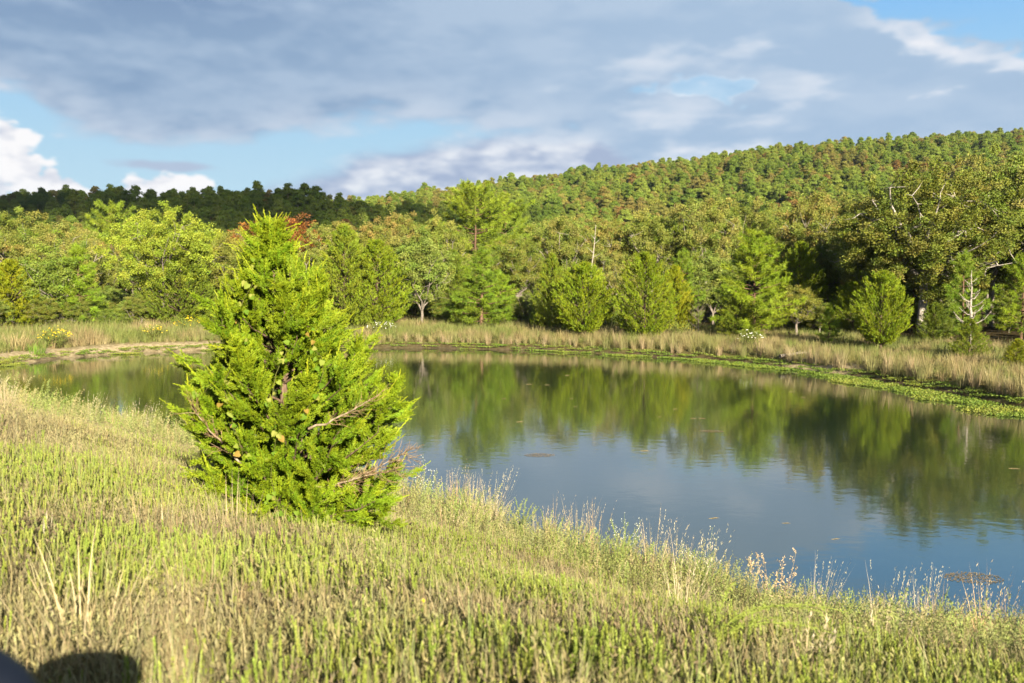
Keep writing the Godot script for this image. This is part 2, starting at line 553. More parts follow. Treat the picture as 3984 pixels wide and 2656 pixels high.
var sn := FastNoiseLite.new()
var sn2 := FastNoiseLite.new()
const DECK := [-180.0, 7.0, -120.0, 10.0, -60.0, 11.5, -31.0, 10.2, -28.0, 9.4, -25.0, 8.1, -21.8, 7.5, -17.0, 7.6, -12.3, 8.3, -7.0, 9.0, 0.0, 9.1, 4.0, 8.8, 7.0, 6.5, 10.0, 0.0, 60.0, 1.0, 110.0, 12.0, 180.0, 7.0]
const LOWB := [-180.0, 5.0, -90.0, 3.0, -60.0, 6.0, -26.0, -3.0, -17.0, 4.4, -14.0, 5.6, -11.0, 6.6, -8.0, 7.3, -3.0, 7.9, 3.0, 8.4, 8.0, 9.4, 60.0, 9.0, 120.0, 6.0, 180.0, 5.0]
const CUMULI := [[-28.3, 6.9, 1.45], [-29.8, 6.2, 2.2], [-27.2, 5.7, 1.1], [-26.0, 5.3, 0.95], [-25.2, 5.0, 0.9], [-32.0, 7.2, 2.2], [-34.5, 6.4, 2.4], [-21.6, 4.9, 0.95], [-20.0, 4.95, 1.05], [-18.2, 4.7, 0.95], [-16.4, 4.4, 0.8], [-20.5, 4.4, 1.5], [-17.5, 4.0, 1.3]]

func sky_color(az: float, el: float) -> Color:
	var ra := deg_to_rad(az)
	var re := deg_to_rad(el)
	var p := Vector3(sin(ra) * cos(re), sin(re), -cos(ra) * cos(re))
	if el < -1.0: return Color(0.20, 0.24, 0.22)
	# streaky noise: finer upwards than sideways, as a deck seen from below
	var q := Vector3(p.x, p.y * 3.2, p.z)
	var n1 := sn.get_noise_3dv(q * 55.0)
	var n2 := sn.get_noise_3dv(q * 160.0 + Vector3(31, 7, 3))
	var n3 := sn2.get_noise_3dv(Vector3(p.x, p.y * 2.0, p.z) * 420.0)
	var n4 := sn.get_noise_3dv(Vector3(p.x, p.y * 4.5, p.z) * 22.0 + Vector3(3, 70, 9))
	# clear air
	var t := clampf((el - 4.0) / 14.0, 0.0, 1.0)
	var clear := mixc(Color8(186, 220, 238), Color8(120, 184, 245), pow(t, 1.5))
	clear = mixc(clear, Color8(62, 124, 214), smooth(18.0, 75.0, el))
	var c := clear
	# low clouds behind the ridge
	var lb := curve(LOWB, az)
	var low := smooth(-0.9, 0.9, lb - el + n1 * 1.7 + n2 * 0.8)
	if low > 0.0:
		var lc := mixc(Color8(166, 180, 208), Color8(232, 235, 242), 0.40 + n2 * 1.4 + n1 * 0.6 + n3 * 0.7 - 0.05 * maxf(0.0, 5.5 - el))
		c = mixc(c, lc, low * 0.92)
	# thin grey wisp
	var wisp := smooth(0.75, 0.1, Vector2((az + 19.5) / 3.4, (el - 6.35) / 0.40).length() + n1 * 1.1 + n2 * 0.8)
	c = mixc(c, Color8(178, 190, 214), wisp * 0.8)
	# heaped white clouds
	var heap := -9.0
	for b in CUMULI:
		var dx: float = (az - b[0]) * 0.93
		var dy: float = el - b[1]
		if absf(dx) < 5.0 and absf(dy) < 5.0:
			heap = maxf(heap, b[2] - Vector2(dx, dy * (1.0 if dy > 0.0 else 0.7)).length())
	if heap > -1.5:
		var hm := smooth(-0.10, 0.24, heap + n2 * 0.9 + n3 * 0.9)
		var shade := 0.80 + n2 * 1.0 + n3 * 0.9
		if az < -27.6 and el > 7.3: shade -= 0.12
		c = mixc(c, mixc(Color8(196, 203, 220), Color8(252, 251, 252), shade), hm)
	# the deck
	var edge := curve(DECK, az)
	var m := el - edge + n1 * 1.7 + n2 * 0.95 + n3 * 0.35
	m += 2.6 * smooth(10.0, 40.0, el) * (0.6 + 2.2 * n4) * smooth(20.0, 45.0, el)
	var rim := el - 12.3 - (28.0 - az) * 0.38 + n1 * 1.4 + n2 * 1.5 + n3 * 0.7
	var hole := smooth(-0.15, 0.55, rim) * smooth(19.5, 16.5, el + n1) * smooth(44.0, 36.0, az)
	var hole2 := smooth(1.1, 0.2, Vector2((az - 11.4) / 2.2, (el - 11.0 + 0.05 * (az - 11.4)) / 0.55).length() + n1 * 1.0 + n2 * 2.0 + n3 * 1.4)
	var hole3 := smooth(1.2, 0.2, Vector2((az - 60.0) / 16.0, (el - 22.0) / 7.0).length() + n1 * 0.9)
	var deck := smooth(-0.45, 0.75, m) * (1.0 - hole) * (1.0 - hole2 * 0.6) * (1.0 - hole3)
	if deck > 0.0:
		var thick := smooth(0.0, 3.2, m)
		var dark := mixc(Color8(138, 165, 197), Color8(168, 193, 220), smooth(-24.0, 14.0, az))
		dark = mixc(dark, Color8(108, 134, 174), smooth(13.0, 18.0, el) * smooth(-2.0, -24.0, az) * 0.7)
		dark = mixc(dark, Color8(150, 164, 190), smooth(22.0, 60.0, el) * 0.5)
		var streak := 0.45 + n4 * 1.3 + n1 * 0.9 + n2 * 0.9 + n3 * 0.4
		var dc := mixc(dark, Color8(192, 210, 230), clampf(streak, 0.0, 1.0) * 0.55)
		var lit := (1.0 - thick) * 0.42
		lit += 0.75 * smooth(0.02, 0.5, hole2) + 0.35 * smooth(0.0, 0.9, 1.6 - Vector2((az - 11.0) / 4.6, (el - 11.2) / 1.6).length() + n2 * 1.4)
		lit += 0.8 * smooth(0.0, 1.0, 1.0 - absf(rim + 0.95) / 1.25 + n2 * 1.0) * smooth(18.5, 22.0, az) * smooth(40.0, 32.0, az)
		lit += 0.5 * smooth(5.0, 9.0, az) * smooth(28.0, 18.0, az) * smooth(9.2, 7.5, el) * (0.6 + n2 * 2.0)
		dc = mixc(dc, Color8(236, 239, 246), clampf(lit * (0.75 + n2 * 1.3 + n3 * 0.3), 0.0, 1.0))
		c = mixc(c, dc, deck)
	# pale air low down
	c = mixc(c, Color8(205, 220, 235), 0.55 * smooth(6.0, 0.0, el))
	var l := c.srgb_to_linear()
	return Color(l.r / EXPOSURE, l.g / EXPOSURE, l.b / EXPOSURE)

func sky_patch(w: int, h: int, full_w: int, full_h: int, x0: int, y0: int) -> Image:
	var data := PackedFloat32Array()
	data.resize(w * h * 3)
	var k := 0
	for j in h:
		var el := 90.0 - (y0 + j + 0.5) * 180.0 / full_h
		for i in w:
			var az := wrapf((x0 + i + 0.5) * 360.0 / full_w, -180.0, 180.0)
			var c := sky_color(az, el)
			data[k] = c.r
			data[k + 1] = c.g
			data[k + 2] = c.b
			k += 3
	return Image.create_from_data(w, h, false, Image.FORMAT_RGBF, data.to_byte_array())

func make_sky() -> void:
	sn.noise_type = FastNoiseLite.TYPE_SIMPLEX_SMOOTH
	sn.frequency = 0.06
	sn.fractal_octaves = 5
	sn.seed = 11
	sn2.noise_type = FastNoiseLite.TYPE_SIMPLEX_SMOOTH
	sn2.frequency = 0.06
	sn2.fractal_octaves = 3
	sn2.seed = 5
	var fw := 4096
	var fh := 2048
	var im := sky_patch(512, 256, 512, 256, 0, 0)
	im.resize(fw, fh, Image.INTERPOLATE_CUBIC)
	# finer where the photograph looks: 36 degrees either side, from the horizon to 19 degrees up
	var half := 410
	var top := 808
	var rows := 216
	var a := sky_patch(half, rows, fw, fh, 0, top)
	var b := sky_patch(half, rows, fw, fh, fw - half, top)
	im.blit_rect(a, Rect2i(0, 0, half, rows), Vector2i(0, top))
	im.blit_rect(b, Rect2i(0, 0, half, rows), Vector2i(fw - half, top))
	var pm := PanoramaSkyMaterial.new()
	pm.panorama = ImageTexture.create_from_image(im)
	var sky := Sky.new()
	sky.sky_material = pm
	var env := Environment.new()
	env.background_mode = Environment.BG_SKY
	env.sky = sky
	env.tonemap_mode = Environment.TONE_MAPPER_LINEAR
	env.tonemap_exposure = EXPOSURE
	env.fog_enabled = true
	env.fog_density = 0.00005
	env.fog_light_color = Color(0.80, 0.88, 1.0)
	env.sdfgi_enabled = true
	env.ssao_enabled = true
	env.ssil_enabled = true
	var we := WorldEnvironment.new()
	we.name = "world"
	we.environment = env
	add_child(we)

# ------------------------------------------------------------------ leaf shapes
var S := {}

func make_shapes() -> void:
	# small far cedar spray: a rib with side sprigs, all round
	for k in 3:
		var a := PackedVector3Array()
		spike(a, Vector3.ZERO, Vector3.UP, Vector3.RIGHT.rotated(Vector3.UP, rf(0, 3)), 0.36, 0.05)
		for i in 8:
			var y := 0.02 + 0.032 * i
			var ang := rf(0, TAU)
			var d := Vector3(cos(ang) * 0.8, 0.95, sin(ang) * 0.8).normalized()
			spike(a, Vector3(0, y, 0), d, ortho(d), 0.17 - 0.010 * i + rf(-0.02, 0.03), 0.055)
		S["spray%d" % k] = a
	# pine tuft: a burst of long needles
	for k in 2:
		var a := PackedVector3Array()
		for i in 17:
			var d := (rdir() + Vector3(0, 0.75, 0)).normalized()
			spike(a, Vector3(0, rf(-0.05, 0.04), 0), d, ortho(d), rf(0.19, 0.27), 0.022)
		S["tuft%d" % k] = a
	# a bunch of broad leaves on a twig end
	for k in 3:
		var a := PackedVector3Array()
		for i in 10:
			var d := (rdir() + Vector3(0, 0.35, 0)).normalized()
			blade(a, rdir() * 0.16, d, ortho(d), rf(0.10, 0.155), rf(0.055, 0.085), 0.015)
		S["leaves%d" % k] = a
	# clumps for crowns far away
	for k in 3:
		var a := PackedVector3Array()
		for i in 5:
			var g := i * 1.3 + rf(-0.4, 0.4)
			var d := Vector3(cos(g), rf(-0.25, 0.45), sin(g)).normalized()
			blade(a, Vector3(rf(-0.2, 0.2), rf(-0.15, 0.15), rf(-0.2, 0.2)), d, Vector3.UP.cross(d).normalized(), rf(0.30, 0.52), rf(0.18, 0.28), 0.05)
		S["clump%d" % k] = a
	# the front cedar's sprays: compact plumes of fine scaly twiglets
	for k in 4:
		var a := PackedVector3Array()
		var slim := k == 3
		var n := 11
		var long := 0.19 if slim else 0.115
		var curl := rf(-0.3, 0.3)
		for i in n:
			var f := float(i) / n
			var at := Vector3(curl * f * f * 0.05, f * long, 0.0)
			blade(a, at, Vector3(curl * 0.3, 1, rf(-0.1, 0.1)).normalized(), Vector3.RIGHT, long * 0.2, 0.010)
			var ang := i * 2.4 + rf(-0.4, 0.4)
			var d := Vector3(cos(ang) * (0.45 if slim else 0.75), 1.0, sin(ang) * (0.3 if slim else 0.55)).normalized()
			var reach := (0.028 if slim else 0.052) * (1.0 - 0.5 * f) * rf(0.8, 1.2)
			var s := ortho(d)
			blade(a, at, d, s, reach, 0.011, 0.002)
			for q in 2:
				var d2 := (d + rdir() * 0.55).normalized()
				blade(a, at + d * reach * (0.3 + 0.3 * q), d2, ortho(d2), reach * rf(0.45, 0.65), 0.0095, 0.001)
		S["frond%d" % k] = a

func mesh_of(shape: PackedVector3Array) -> ArrayMesh:
	var b := Bag.new()
	b.stamp(shape, Transform3D(), Color.WHITE)
	return b.mesh()

# ------------------------------------------------------------------ trees: each builder gives {height, width, parts: [[name, mesh, material]]}
func limb_curve(a: Vector3, b: Vector3, sag: float, n: int, wob := 0.08) -> PackedVector3Array:
	var p := PackedVector3Array()
	var l := a.distance_to(b)
	for i in n + 1:
		var f := float(i) / n
		var q := a.lerp(b, f) + Vector3(0, sag * 4.0 * f * (1.0 - f) * l, 0)
		if i > 0 and i < n: q += rdir() * wob * l * (0.5 if i == n - 1 else 0.7)
		p.append(q)
	return p

func radii(n: int, a: float, b: float) -> PackedFloat32Array:
	var r := PackedFloat32Array()
	for i in n + 1: r.append(lerpf(a, b, pow(float(i) / n, 0.8)))
	return r

func build_cedar(h: float, w: float, base: float, profile: Array, leaf: Color, limbs: int, per: int, size := 1.0) -> Dictionary:
	var wood := Bag.new()
	var crown := Bag.new()
	var tc := lin(0.16, 0.12, 0.09)
	wood.tube(limb_curve(Vector3.ZERO, Vector3(rf(-0.1, 0.1), h * 0.95, rf(-0.1, 0.1)), 0.0, 6, 0.006), radii(6, 0.03 * h * 0.7, 0.01), 6, tc)
	var R := w * 0.5
	for k in limbs:
		var f := (k + rf(0, 1)) / limbs
		f = pow(f, 1.25)
		var phi := k * 2.39996 + rf(-0.4, 0.4)
		var y := base + (h - base) * f
		var r := R * curve(profile, f) * rf(0.74, 1.03)
		var tip := Vector3(cos(phi) * r, minf(y + r * 0.30 + 0.05, h), sin(phi) * r)
		var root := Vector3(0, maxf(base * 0.7, y - r * 0.55 - 0.1), 0)
		if k % 2 == 0: wood.tube(limb_curve(root, tip, -0.05, 3, 0.04), radii(3, 0.018 + 0.01 * r, 0.005), 4, tc)
		var lc := vary(leaf, 0.16, 0.10)
		var out := Vector3(cos(phi), 0, sin(phi))
		for m in per:
			var s := 1.0 - 0.68 * pow(rng.randf(), 1.25)
			var spread := 0.12 + 0.26 * r * (1.15 - s)
			var at := root.lerp(tip, s) + rdir() * spread * rf(0.15, 0.85) + Vector3(0, -0.04, 0)
			var dir := out * rf(0.4, 1.0) + Vector3(0, rf(0.5, 1.3), 0) + rdir() * 0.45
			var sc := rf(0.5, 0.85) * size
			crown.stamp(S["spray%d" % (m % 3)], Transform3D(up_basis(dir, rf(0, TAU), sc), at), vary(lc, 0.16, 0.06))
	for m in 10:
		var dir := Vector3(rf(-0.4, 0.4), 1, rf(-0.4, 0.4))
		crown.stamp(S["spray0"], Transform3D(up_basis(dir, rf(0, TAU), rf(0.8, 1.2) * size), Vector3(rf(-0.1, 0.1), h - rf(0.1, 0.55), rf(-0.1, 0.1))), vary(leaf, 0.12))
	return {"h": h + 0.25, "w": w, "parts": [["trunk", wood.mesh(), M.bark], ["crown", crown.mesh(), M.needle]]}

func build_pine(h: float, w: float, base: float, profile: Array, leaf: Color, step: float, size := 1.0, thick := 1.0) -> Dictionary:
	var wood := Bag.new()
	var crown := Bag.new()
	var tc := lin(0.20, 0.13, 0.09)
	wood.tube(limb_curve(Vector3.ZERO, Vector3(rf(-0.15, 0.15), h - 0.3, rf(-0.15, 0.15)), 0.0, 7, 0.008), radii(7, 0.016 * h + 0.03, 0.02), 7, tc)
	var y := base
	var phi0 := 0.0
	while y < h - 0.2:
		var f := (y - base) / (h - base)
		var n := 5 if f < 0.8 else 4
		phi0 += rf(0.4, 1.1)
		for k in n:
			if rng.randf() < 0.08 and f < 0.8: continue
			var phi := phi0 + TAU * k / n + rf(-0.3, 0.3)
			var r := w * 0.5 * curve(profile, f) * rf(0.68, 1.15)
			var yb := y + rf(-0.25, 0.25) * step
			var tip := Vector3(cos(phi) * r, yb + r * lerpf(0.12, 0.7, f), sin(phi) * r)
			var root := Vector3(0, yb, 0)
			var path := limb_curve(root, tip, -0.06, 4, 0.05)
			wood.tube(path, radii(4, 0.02 + 0.014 * r, 0.008), 4, tc)
			var lc := vary(leaf, 0.16, 0.08)
			var count := int(5 + r * 16 * thick)
			for m in count:
				var s := 1.0 - 0.72 * pow(rng.randf(), 1.15)
				var i := mini(int(s * 4), 3)
				var at := path[i].lerp(path[i + 1], s * 4 - i)
				at += rdir() * (0.08 + 0.24 * r * (1.05 - s)) * rf(0.3, 1.0) + Vector3(0, 0.05, 0)
				var dir := Vector3(cos(phi), 0.7, sin(phi)) * 0.6 + rdir() * 0.7
				crown.stamp(S["tuft%d" % (m % 2)], Transform3D(up_basis(dir, rf(0, TAU), rf(0.85, 1.3) * size), at), vary(lc, 0.16, 0.06))
		y += step * rf(0.8, 1.2) * lerpf(1.0, 0.7, f)
	for m in 12:
		crown.stamp(S["tuft0"], Transform3D(up_basis(Vector3(rf(-0.4, 0.4), 1, rf(-0.4, 0.4)), 0, size), Vector3(rf(-0.12, 0.12), h - rf(0.0, 0.7), rf(-0.12, 0.12))), vary(leaf, 0.12))
	return {"h": h + 0.2, "w": w, "parts": [["trunk", wood.mesh(), M.bark], ["crown", crown.mesh(), M.needle]]}

# a broadleaf tree: trunk, limbs reaching into the crown, twigs, and leaf bunches round the twig ends
func build_broad(h: float, w: float, fork: float, leaf: Array, bark: Color, clusters: int, per: int, limbs: int, opt := {}) -> Dictionary:
	var wood := Bag.new()
	var crown := Bag.new()
	var lean: Vector3 = opt.get("lean", Vector3.ZERO)
	var cy: float = opt.get("cy", 0.58) * h
	var ry: float = opt.get("ry", 0.42) * h
	var bare: float = opt.get("bare", 0.0)
	var size: float = opt.get("size", 1.0)
	var tr: float = opt.get("trunk", 0.022) * h
	var lump := FastNoiseLite.new()
	lump.seed = rng.randi() % 1000
	lump.frequency = 1.0
	var stems: int = opt.get("stems", 1)
	var nodes := []
	for st in stems:
		var foot := Vector3.ZERO if stems == 1 else Vector3(rf(-0.35, 0.35), 0, rf(-0.35, 0.35))
		var crotch := Vector3(0, fork * h, 0) + lean * (1.0 if stems == 1 else rf(-1.0, 1.6)) + foot * 3.0
		wood.tube(limb_curve(foot, crotch, 0.0, 4, 0.03), radii(4, tr, tr * 0.7), 8, bark)
		var ends := limbs / stems
		for k in ends:
			var a := TAU * (k + rf(-0.25, 0.25)) / ends + st
			var up := rf(0.15, 0.95)
			var rr := w * 0.5 * rf(0.55, 0.86) * sqrt(1.0 - up * up * 0.75)
			var to := Vector3(cos(a) * rr, cy + (up - 0.45) * ry * 1.1, sin(a) * rr) + lean * 1.5
			var path := limb_curve(crotch, to, 0.06 if up < 0.5 else -0.03, 6, 0.09)
			wood.tube(path, radii(6, tr * 0.55, tr * 0.12), 6, bark)
			for i in range(2, 7): nodes.append(path[i])
			# forks
			for q in 3:
				var from: Vector3 = path[2 + q]
				var d := ((to - crotch).normalized() + rdir() * 0.9).normalized()
				var p2 := limb_curve(from, from + d * rf(0.12, 0.26) * w, 0.03, 4, 0.1)
				wood.tube(p2, radii(4, tr * 0.25, tr * 0.05), 5, bark)
				for i in range(1, 5): nodes.append(p2[i])
	var made := 0
	var tries := 0
	while made < clusters and tries < clusters * 6:
		tries += 1
		var d := rdir()
		var f := pow(rng.randf(), 0.38)
		var edge: float = 0.82 + 0.30 * lump.get_noise_3dv(d * 1.6) + 0.10 * lump.get_noise_3dv(d * 5.0)
		if d.y < 0.0: edge *= 0.9
		var at := Vector3(d.x * w * 0.5, d.y * ry, d.z * w * 0.5) * f * edge + Vector3(0, cy, 0) + lean * 1.2
		if at.y < opt.get("skirt", 0.12) * h: continue
		if lump.get_noise_3dv(at * 0.9 + Vector3(50, 0, 0)) < -0.42 + bare * 0.45: continue
		made += 1
		var best := 1e9
		var near := Vector3.ZERO
		for n in nodes:
			var dd: float = at.distance_squared_to(n)
			if dd < best:
				best = dd
				near = n
		if made % 2 == 0 and best < 1.7: wood.tube(PackedVector3Array([near, near.lerp(at, 0.5) + rdir() * 0.1, at + (at - near).normalized() * 0.15 + Vector3(0, 0.1, 0)]), PackedFloat32Array([tr * 0.10 + 0.006, tr * 0.06 + 0.004, 0.004]), 3, bark)
		var lc: Color = leaf[rng.randi() % leaf.size()]
		lc = vary(lc, 0.15, 0.08)
		var big: float = rf(0.24, 0.46) * opt.get("puff", 1.0)
		for m in per:
			var off_ := rdir() * big * pow(rng.randf(), 0.5)
			off_.y *= 0.7
			var c := vary(lc, 0.22, 0.10)
			crown.stamp(S["leaves%d" % (m % 3)], Transform3D(up_basis(rdir() + Vector3(0, 0.6, 0), 0, rf(0.7, 1.15) * size), at + off_), c)
	return {"h": h, "w": w, "parts": [["trunk", wood.mesh(), M.bark], ["crown", crown.mesh(), M.leaf]]}

func build_bare(h: float, w: float, bark: Color) -> Dictionary:
	var wood := Bag.new()
	var twig := Bag.new()
	wood.tube(limb_curve(Vector3.ZERO, Vector3(0.1, h * 0.9, 0), 0, 6, 0.02), radii(6, 0.014 * h + 0.01, 0.006), 6, bark)
	for k in 26:
		var f := rf(0.25, 0.95)
		var a := k * 2.4
		var from := Vector3(0.1 * f, h * f * 0.9, 0)
		var r := w * 0.5 * rf(0.5, 1.1) * (1.15 - f * 0.7)
		var p := limb_curve(from, from + Vector3(cos(a) * r, r * rf(0.8, 1.5), sin(a) * r), -0.06, 4, 0.05)
		wood.tube(p, radii(4, 0.016, 0.005), 4, bark)
		for q in 5:
			var g: Vector3 = p[1 + q % 4]
			twig.tube(limb_curve(g, g + (Vector3(cos(a), 1.2, sin(a)) + rdir() * 0.8) * rf(0.15, 0.4), 0, 2, 0.1), radii(2, 0.008, 0.004), 3, bark)
	return {"h": h * 1.05, "w": w, "parts": [["trunk", wood.mesh(), M.bark], ["twigs", twig.mesh(), M.bark]]}

func build_snag() -> Dictionary:
	var white := lin(0.50, 0.46, 0.42)
	var wood := Bag.new()
	wood.tube(limb_curve(Vector3.ZERO, Vector3(0.12, 4.2, 0.05), 0, 9, 0.012), radii(9, 0.15, 0.012), 8, white)
	var list := [["trunk", wood.mesh(), M.bark]]
	for k in 22:
		var b := Bag.new()
		var f := 0.28 + 0.65 * k / 22.0 + rf(-0.02, 0.02)
		var a := k * 2.39996 + rf(-0.3, 0.3)
		var r := 1.15 * (1.15 - f) * rf(0.75, 1.2)
		var p := PackedVector3Array()
		for i in 7:
			var s := i / 6.0
			p.append(Vector3(0.12 * f + cos(a) * r * s, 4.2 * f + r * (-0.15 * s + 0.75 * s * s), sin(a) * r * s) + rdir() * 0.02)
		b.tube(p, radii(6, 0.045 * (1.2 - f), 0.008), 5, white)
		for q in 3:
			var g: Vector3 = p[2 + q]
			var e := g + Vector3(cos(a + rf(-1, 1)), rf(0.5, 1.1), sin(a + rf(-1, 1))) * rf(0.15, 0.35) * r
			b.tube(limb_curve(g, e, -0.08, 3, 0.05), radii(3, 0.018, 0.005), 4, white)
		list.append(["branch", b.mesh(), M.bark])
	return {"h": 4.25, "w": 2.1, "parts": list}

func build_pole() -> Dictionary:
	var b := Bag.new()
	var white := lin(0.48, 0.45, 0.40)
	b.tube(limb_curve(Vector3(-0.4, 0, 0), Vector3(0.45, 7.8, 0), 0, 7, 0.008), radii(7, 0.13, 0.025), 7, white)
	for q in [[5.2, 0.7, 0.35], [5.6, -0.6, 0.45], [6.3, 0.5, 0.3], [6.7, -0.35, 0.3]]:
		var g := Vector3(-0.4 + 0.85 * q[0] / 7.8, q[0], 0)
		b.tube(limb_curve(g, g + Vector3(q[1], q[2], rf(-0.2, 0.2)), 0.02, 3, 0.04), radii(3, 0.035, 0.01), 4, white)
	return {"h": 7.8, "w": 1.2, "parts": [["trunk", b.mesh(), M.bark]]}

# far trees, a few pixels across: crown of leafy clumps on a bare stem, one mesh
func build_far(kind: String, leaf: Color) -> ArrayMesh:
	var b := Bag.new()
	var pine := kind == "pine"
	var h := 13.0
	var tc := lin(0.20, 0.15, 0.11)
	b.tube(PackedVector3Array([Vector3.ZERO, Vector3(0.1, h * 0.5, 0), Vector3(0.1, h * 0.92, 0)]), PackedFloat32Array([0.2, 0.14, 0.05]), 5, tc)
	b.n = PackedVector3Array()
	var lobes := []
	for i in (11 if pine else 12):
		var f := (i + rf(0, 1)) / 11.0
		var y := lerpf(0.50, 0.90, f) * h if pine else lerpf(0.40, 0.84, f) * h
		var r := (2.3 * (1.05 - f * 0.8) if pine else 2.6 * (1.0 - 0.62 * f * f)) * rf(0.6, 1.0)
		var a := i * 2.4 + rf(-0.5, 0.5)
		lobes.append([Vector3(cos(a) * r, y, sin(a) * r), rf(0.8, 1.5), vary(leaf, 0.18, 0.08)])
	lobes.append([Vector3(0.1, h * 0.92, 0), 1.1, vary(leaf, 0.1, 0.05)])
	for l in lobes:
		for m in 90:
			var d := rdir()
			var nd := d
			nd.y = absf(nd.y) * 0.8 + nd.y * 0.2
			var at := Vector3(nd.x, nd.y * 0.75, nd.z) * rf(0.6, 1.12)
			b.stamp(S["clump%d" % (m % 3)], Transform3D(up_basis(d + rdir() * 0.8 + Vector3(0, 0.1, 0), rf(0, TAU), rf(0.55, 0.95)), l[0] + at * l[1]), vary(l[2], 0.14, 0.05))
	return b.mesh()

# ------------------------------------------------------------------ ground and water
func axis(lo: float, a: float, b: float, hi: float, fine: float, grow: float) -> PackedFloat32Array:
	var r := PackedFloat32Array()
	var x := a
	var st := fine
	var left := PackedFloat32Array()
	while x > lo:
		st *= grow
		x -= st
		left.append(maxf(x, lo))
	left.reverse()
	r.append_array(left)
	x = a
	while x < b:
		r.append(x)
		x += fine
	st = fine
	while x < hi:
		r.append(x)
		x += st
		st *= grow
	r.append(hi)
	return r

func ground_color(x: float, d: float, s: float) -> Color:
	var w := near_bank(x, d)
	var n := nz.get_noise_2d(x * 2.0, d * 2.0)
	var bank := mixc(lin(0.115, 0.085, 0.05), lin(0.13, 0.125, 0.05), 0.5 + n)
	var meadow := mixc(lin(0.15, 0.12, 0.06), lin(0.10, 0.11, 0.04), 0.5 + n)
	var wood := lin(0.06, 0.05, 0.03)
	var far := mixc(meadow, wood, smooth(4.0, 9.0, s + n * 2.0))
	var c := mixc(far, bank, w)
	# bare mud and sand along the water
	var mud := mixc(lin(0.10, 0.085, 0.06), lin(0.13, 0.10, 0.07), 0.5 + n)
	c = mixc(c, mud, smooth(0.5, 0.15, s + n * 0.3))
	var sand := smooth(-33.0, -29.0, x) * smooth(-17.0, -20.0, x) * smooth(48.0, 50.0, d) * smooth(1.9, 1.2, s + n) * smooth(-0.2, 0.05, s)
	sand = maxf(sand, smooth(2.2, 1.3, Vector2((x - 15.6) / 1.6, (d - 46.5) / 2.0).length() + n) * smooth(1.8, 1.1, s))
	return mixc(c, lin(0.40, 0.34, 0.25), sand)

func build_ground() -> void:
	var xs := axis(-1500, -42, 34, 1500, 0.75, 1.07)
	var ds := axis(-700, -6, 80, 1700, 0.7, 1.045)
	var nx := xs.size()
	var v := PackedVector3Array()
	var c := PackedColorArray()
	var idx := PackedInt32Array()
	for d in ds:
		for x in xs:
			v.append(Vector3(x, high(x, d), -d))
			c.append(ground_color(x, d, off(x, d)))
	for j in ds.size() - 1:
		for i in nx - 1:
			var k := j * nx + i
			idx.append_array([k, k + nx, k + 1, k + 1, k + nx, k + nx + 1])
	var st := SurfaceTool.new()
	var a := []
	a.resize(Mesh.ARRAY_MAX)
	a[Mesh.ARRAY_VERTEX] = v
	a[Mesh.ARRAY_COLOR] = c
	a[Mesh.ARRAY_INDEX] = idx
	var m := ArrayMesh.new()
	m.add_surface_from_arrays(Mesh.PRIMITIVE_TRIANGLES, a)
	st.create_from(m, 0)
	st.generate_normals()
	tag(part("ground", st.commit(), M.ground, self), "grassy pond banks, woodland floor and hills", "", "", "structure")
	# the pond: one flat sheet that ends just inside its banks
	var poly: PackedVector2Array = Geometry2D.offset_polygon(shore, 0.9)[0]
	var tri := Geometry2D.triangulate_polygon(poly)
	var b := Bag.new()
	var turned := PackedInt32Array()
	for i in range(0, tri.size(), 3):
		var e1 := poly[tri[i + 1]] - poly[tri[i]]
		var e2 := poly[tri[i + 2]] - poly[tri[i]]
		if e1.cross(e2) > 0.0: turned.append_array([tri[i], tri[i + 2], tri[i + 1]])
		else: turned.append_array([tri[i], tri[i + 1], tri[i + 2]])
	for k in turned:
		b.v.append(Vector3(poly[k].x, 0, -poly[k].y))
		b.n.append(Vector3.UP)
		b.c.append(Color.WHITE)
	tag(part("water", b.mesh(), M.water, self), "murky green pond water reflecting trees and clouds", "", "", "structure")

# ------------------------------------------------------------------ small plants
func shape_weeds(n: int, spread: float, lo: float, hi: float) -> ArrayMesh:
	var b := Bag.new()
	for k in n:
		var a := PackedVector3Array()
		var h := rf(lo, hi)
		var at := Vector3(rf(-1, 1) * spread, 0, rf(-1, 1) * spread)
		var lean := Vector3(rf(-0.16, 0.16), 1, rf(-0.16, 0.16)).normalized()
		spike(a, at, lean, Vector3.RIGHT, h, 0.005)
		spike(a, at, lean, Vector3.BACK, h, 0.005)
		var leaves := int(h * 230)
		for i in leaves:
			var f := 0.12 + 0.86 * i / leaves
			var ang := i * 2.4
			var d := (lean + Vector3(cos(ang), 0, sin(ang)) * 0.42).normalized()
			blade(a, at + lean * h * f, d, lean.cross(d).normalized(), rf(0.018, 0.028) * (1.1 - 0.3 * f), 0.0080, 0.001)
		b.stamp(a, Transform3D(), vary(Color(1, 1, 1), 0.22, 0.10))
	return b.mesh()

func bent(a: PackedVector3Array, at: Vector3, dir: Vector3, droop: Vector3, length: float, width: float, seg := 3) -> void:
	var s := Vector3(-dir.z, 0, dir.x)
	s = s.normalized() if s.length() > 0.05 else Vector3.RIGHT
	var p := at
	for i in seg:
		var f0 := float(i) / seg
		var f1 := float(i + 1) / seg
		var q := p + (dir + droop * f1 * f1).normalized() * length / seg
		var w0 := width * 0.5 * (1.0 - f0 * f0)
		var w1 := width * 0.5 * (1.0 - f1 * f1)
		a.append_array([p - s * w0, q - s * w1, p + s * w0])
		if i < seg - 1: a.append_array([q - s * w1, q + s * w1, p + s * w0])
		p = q

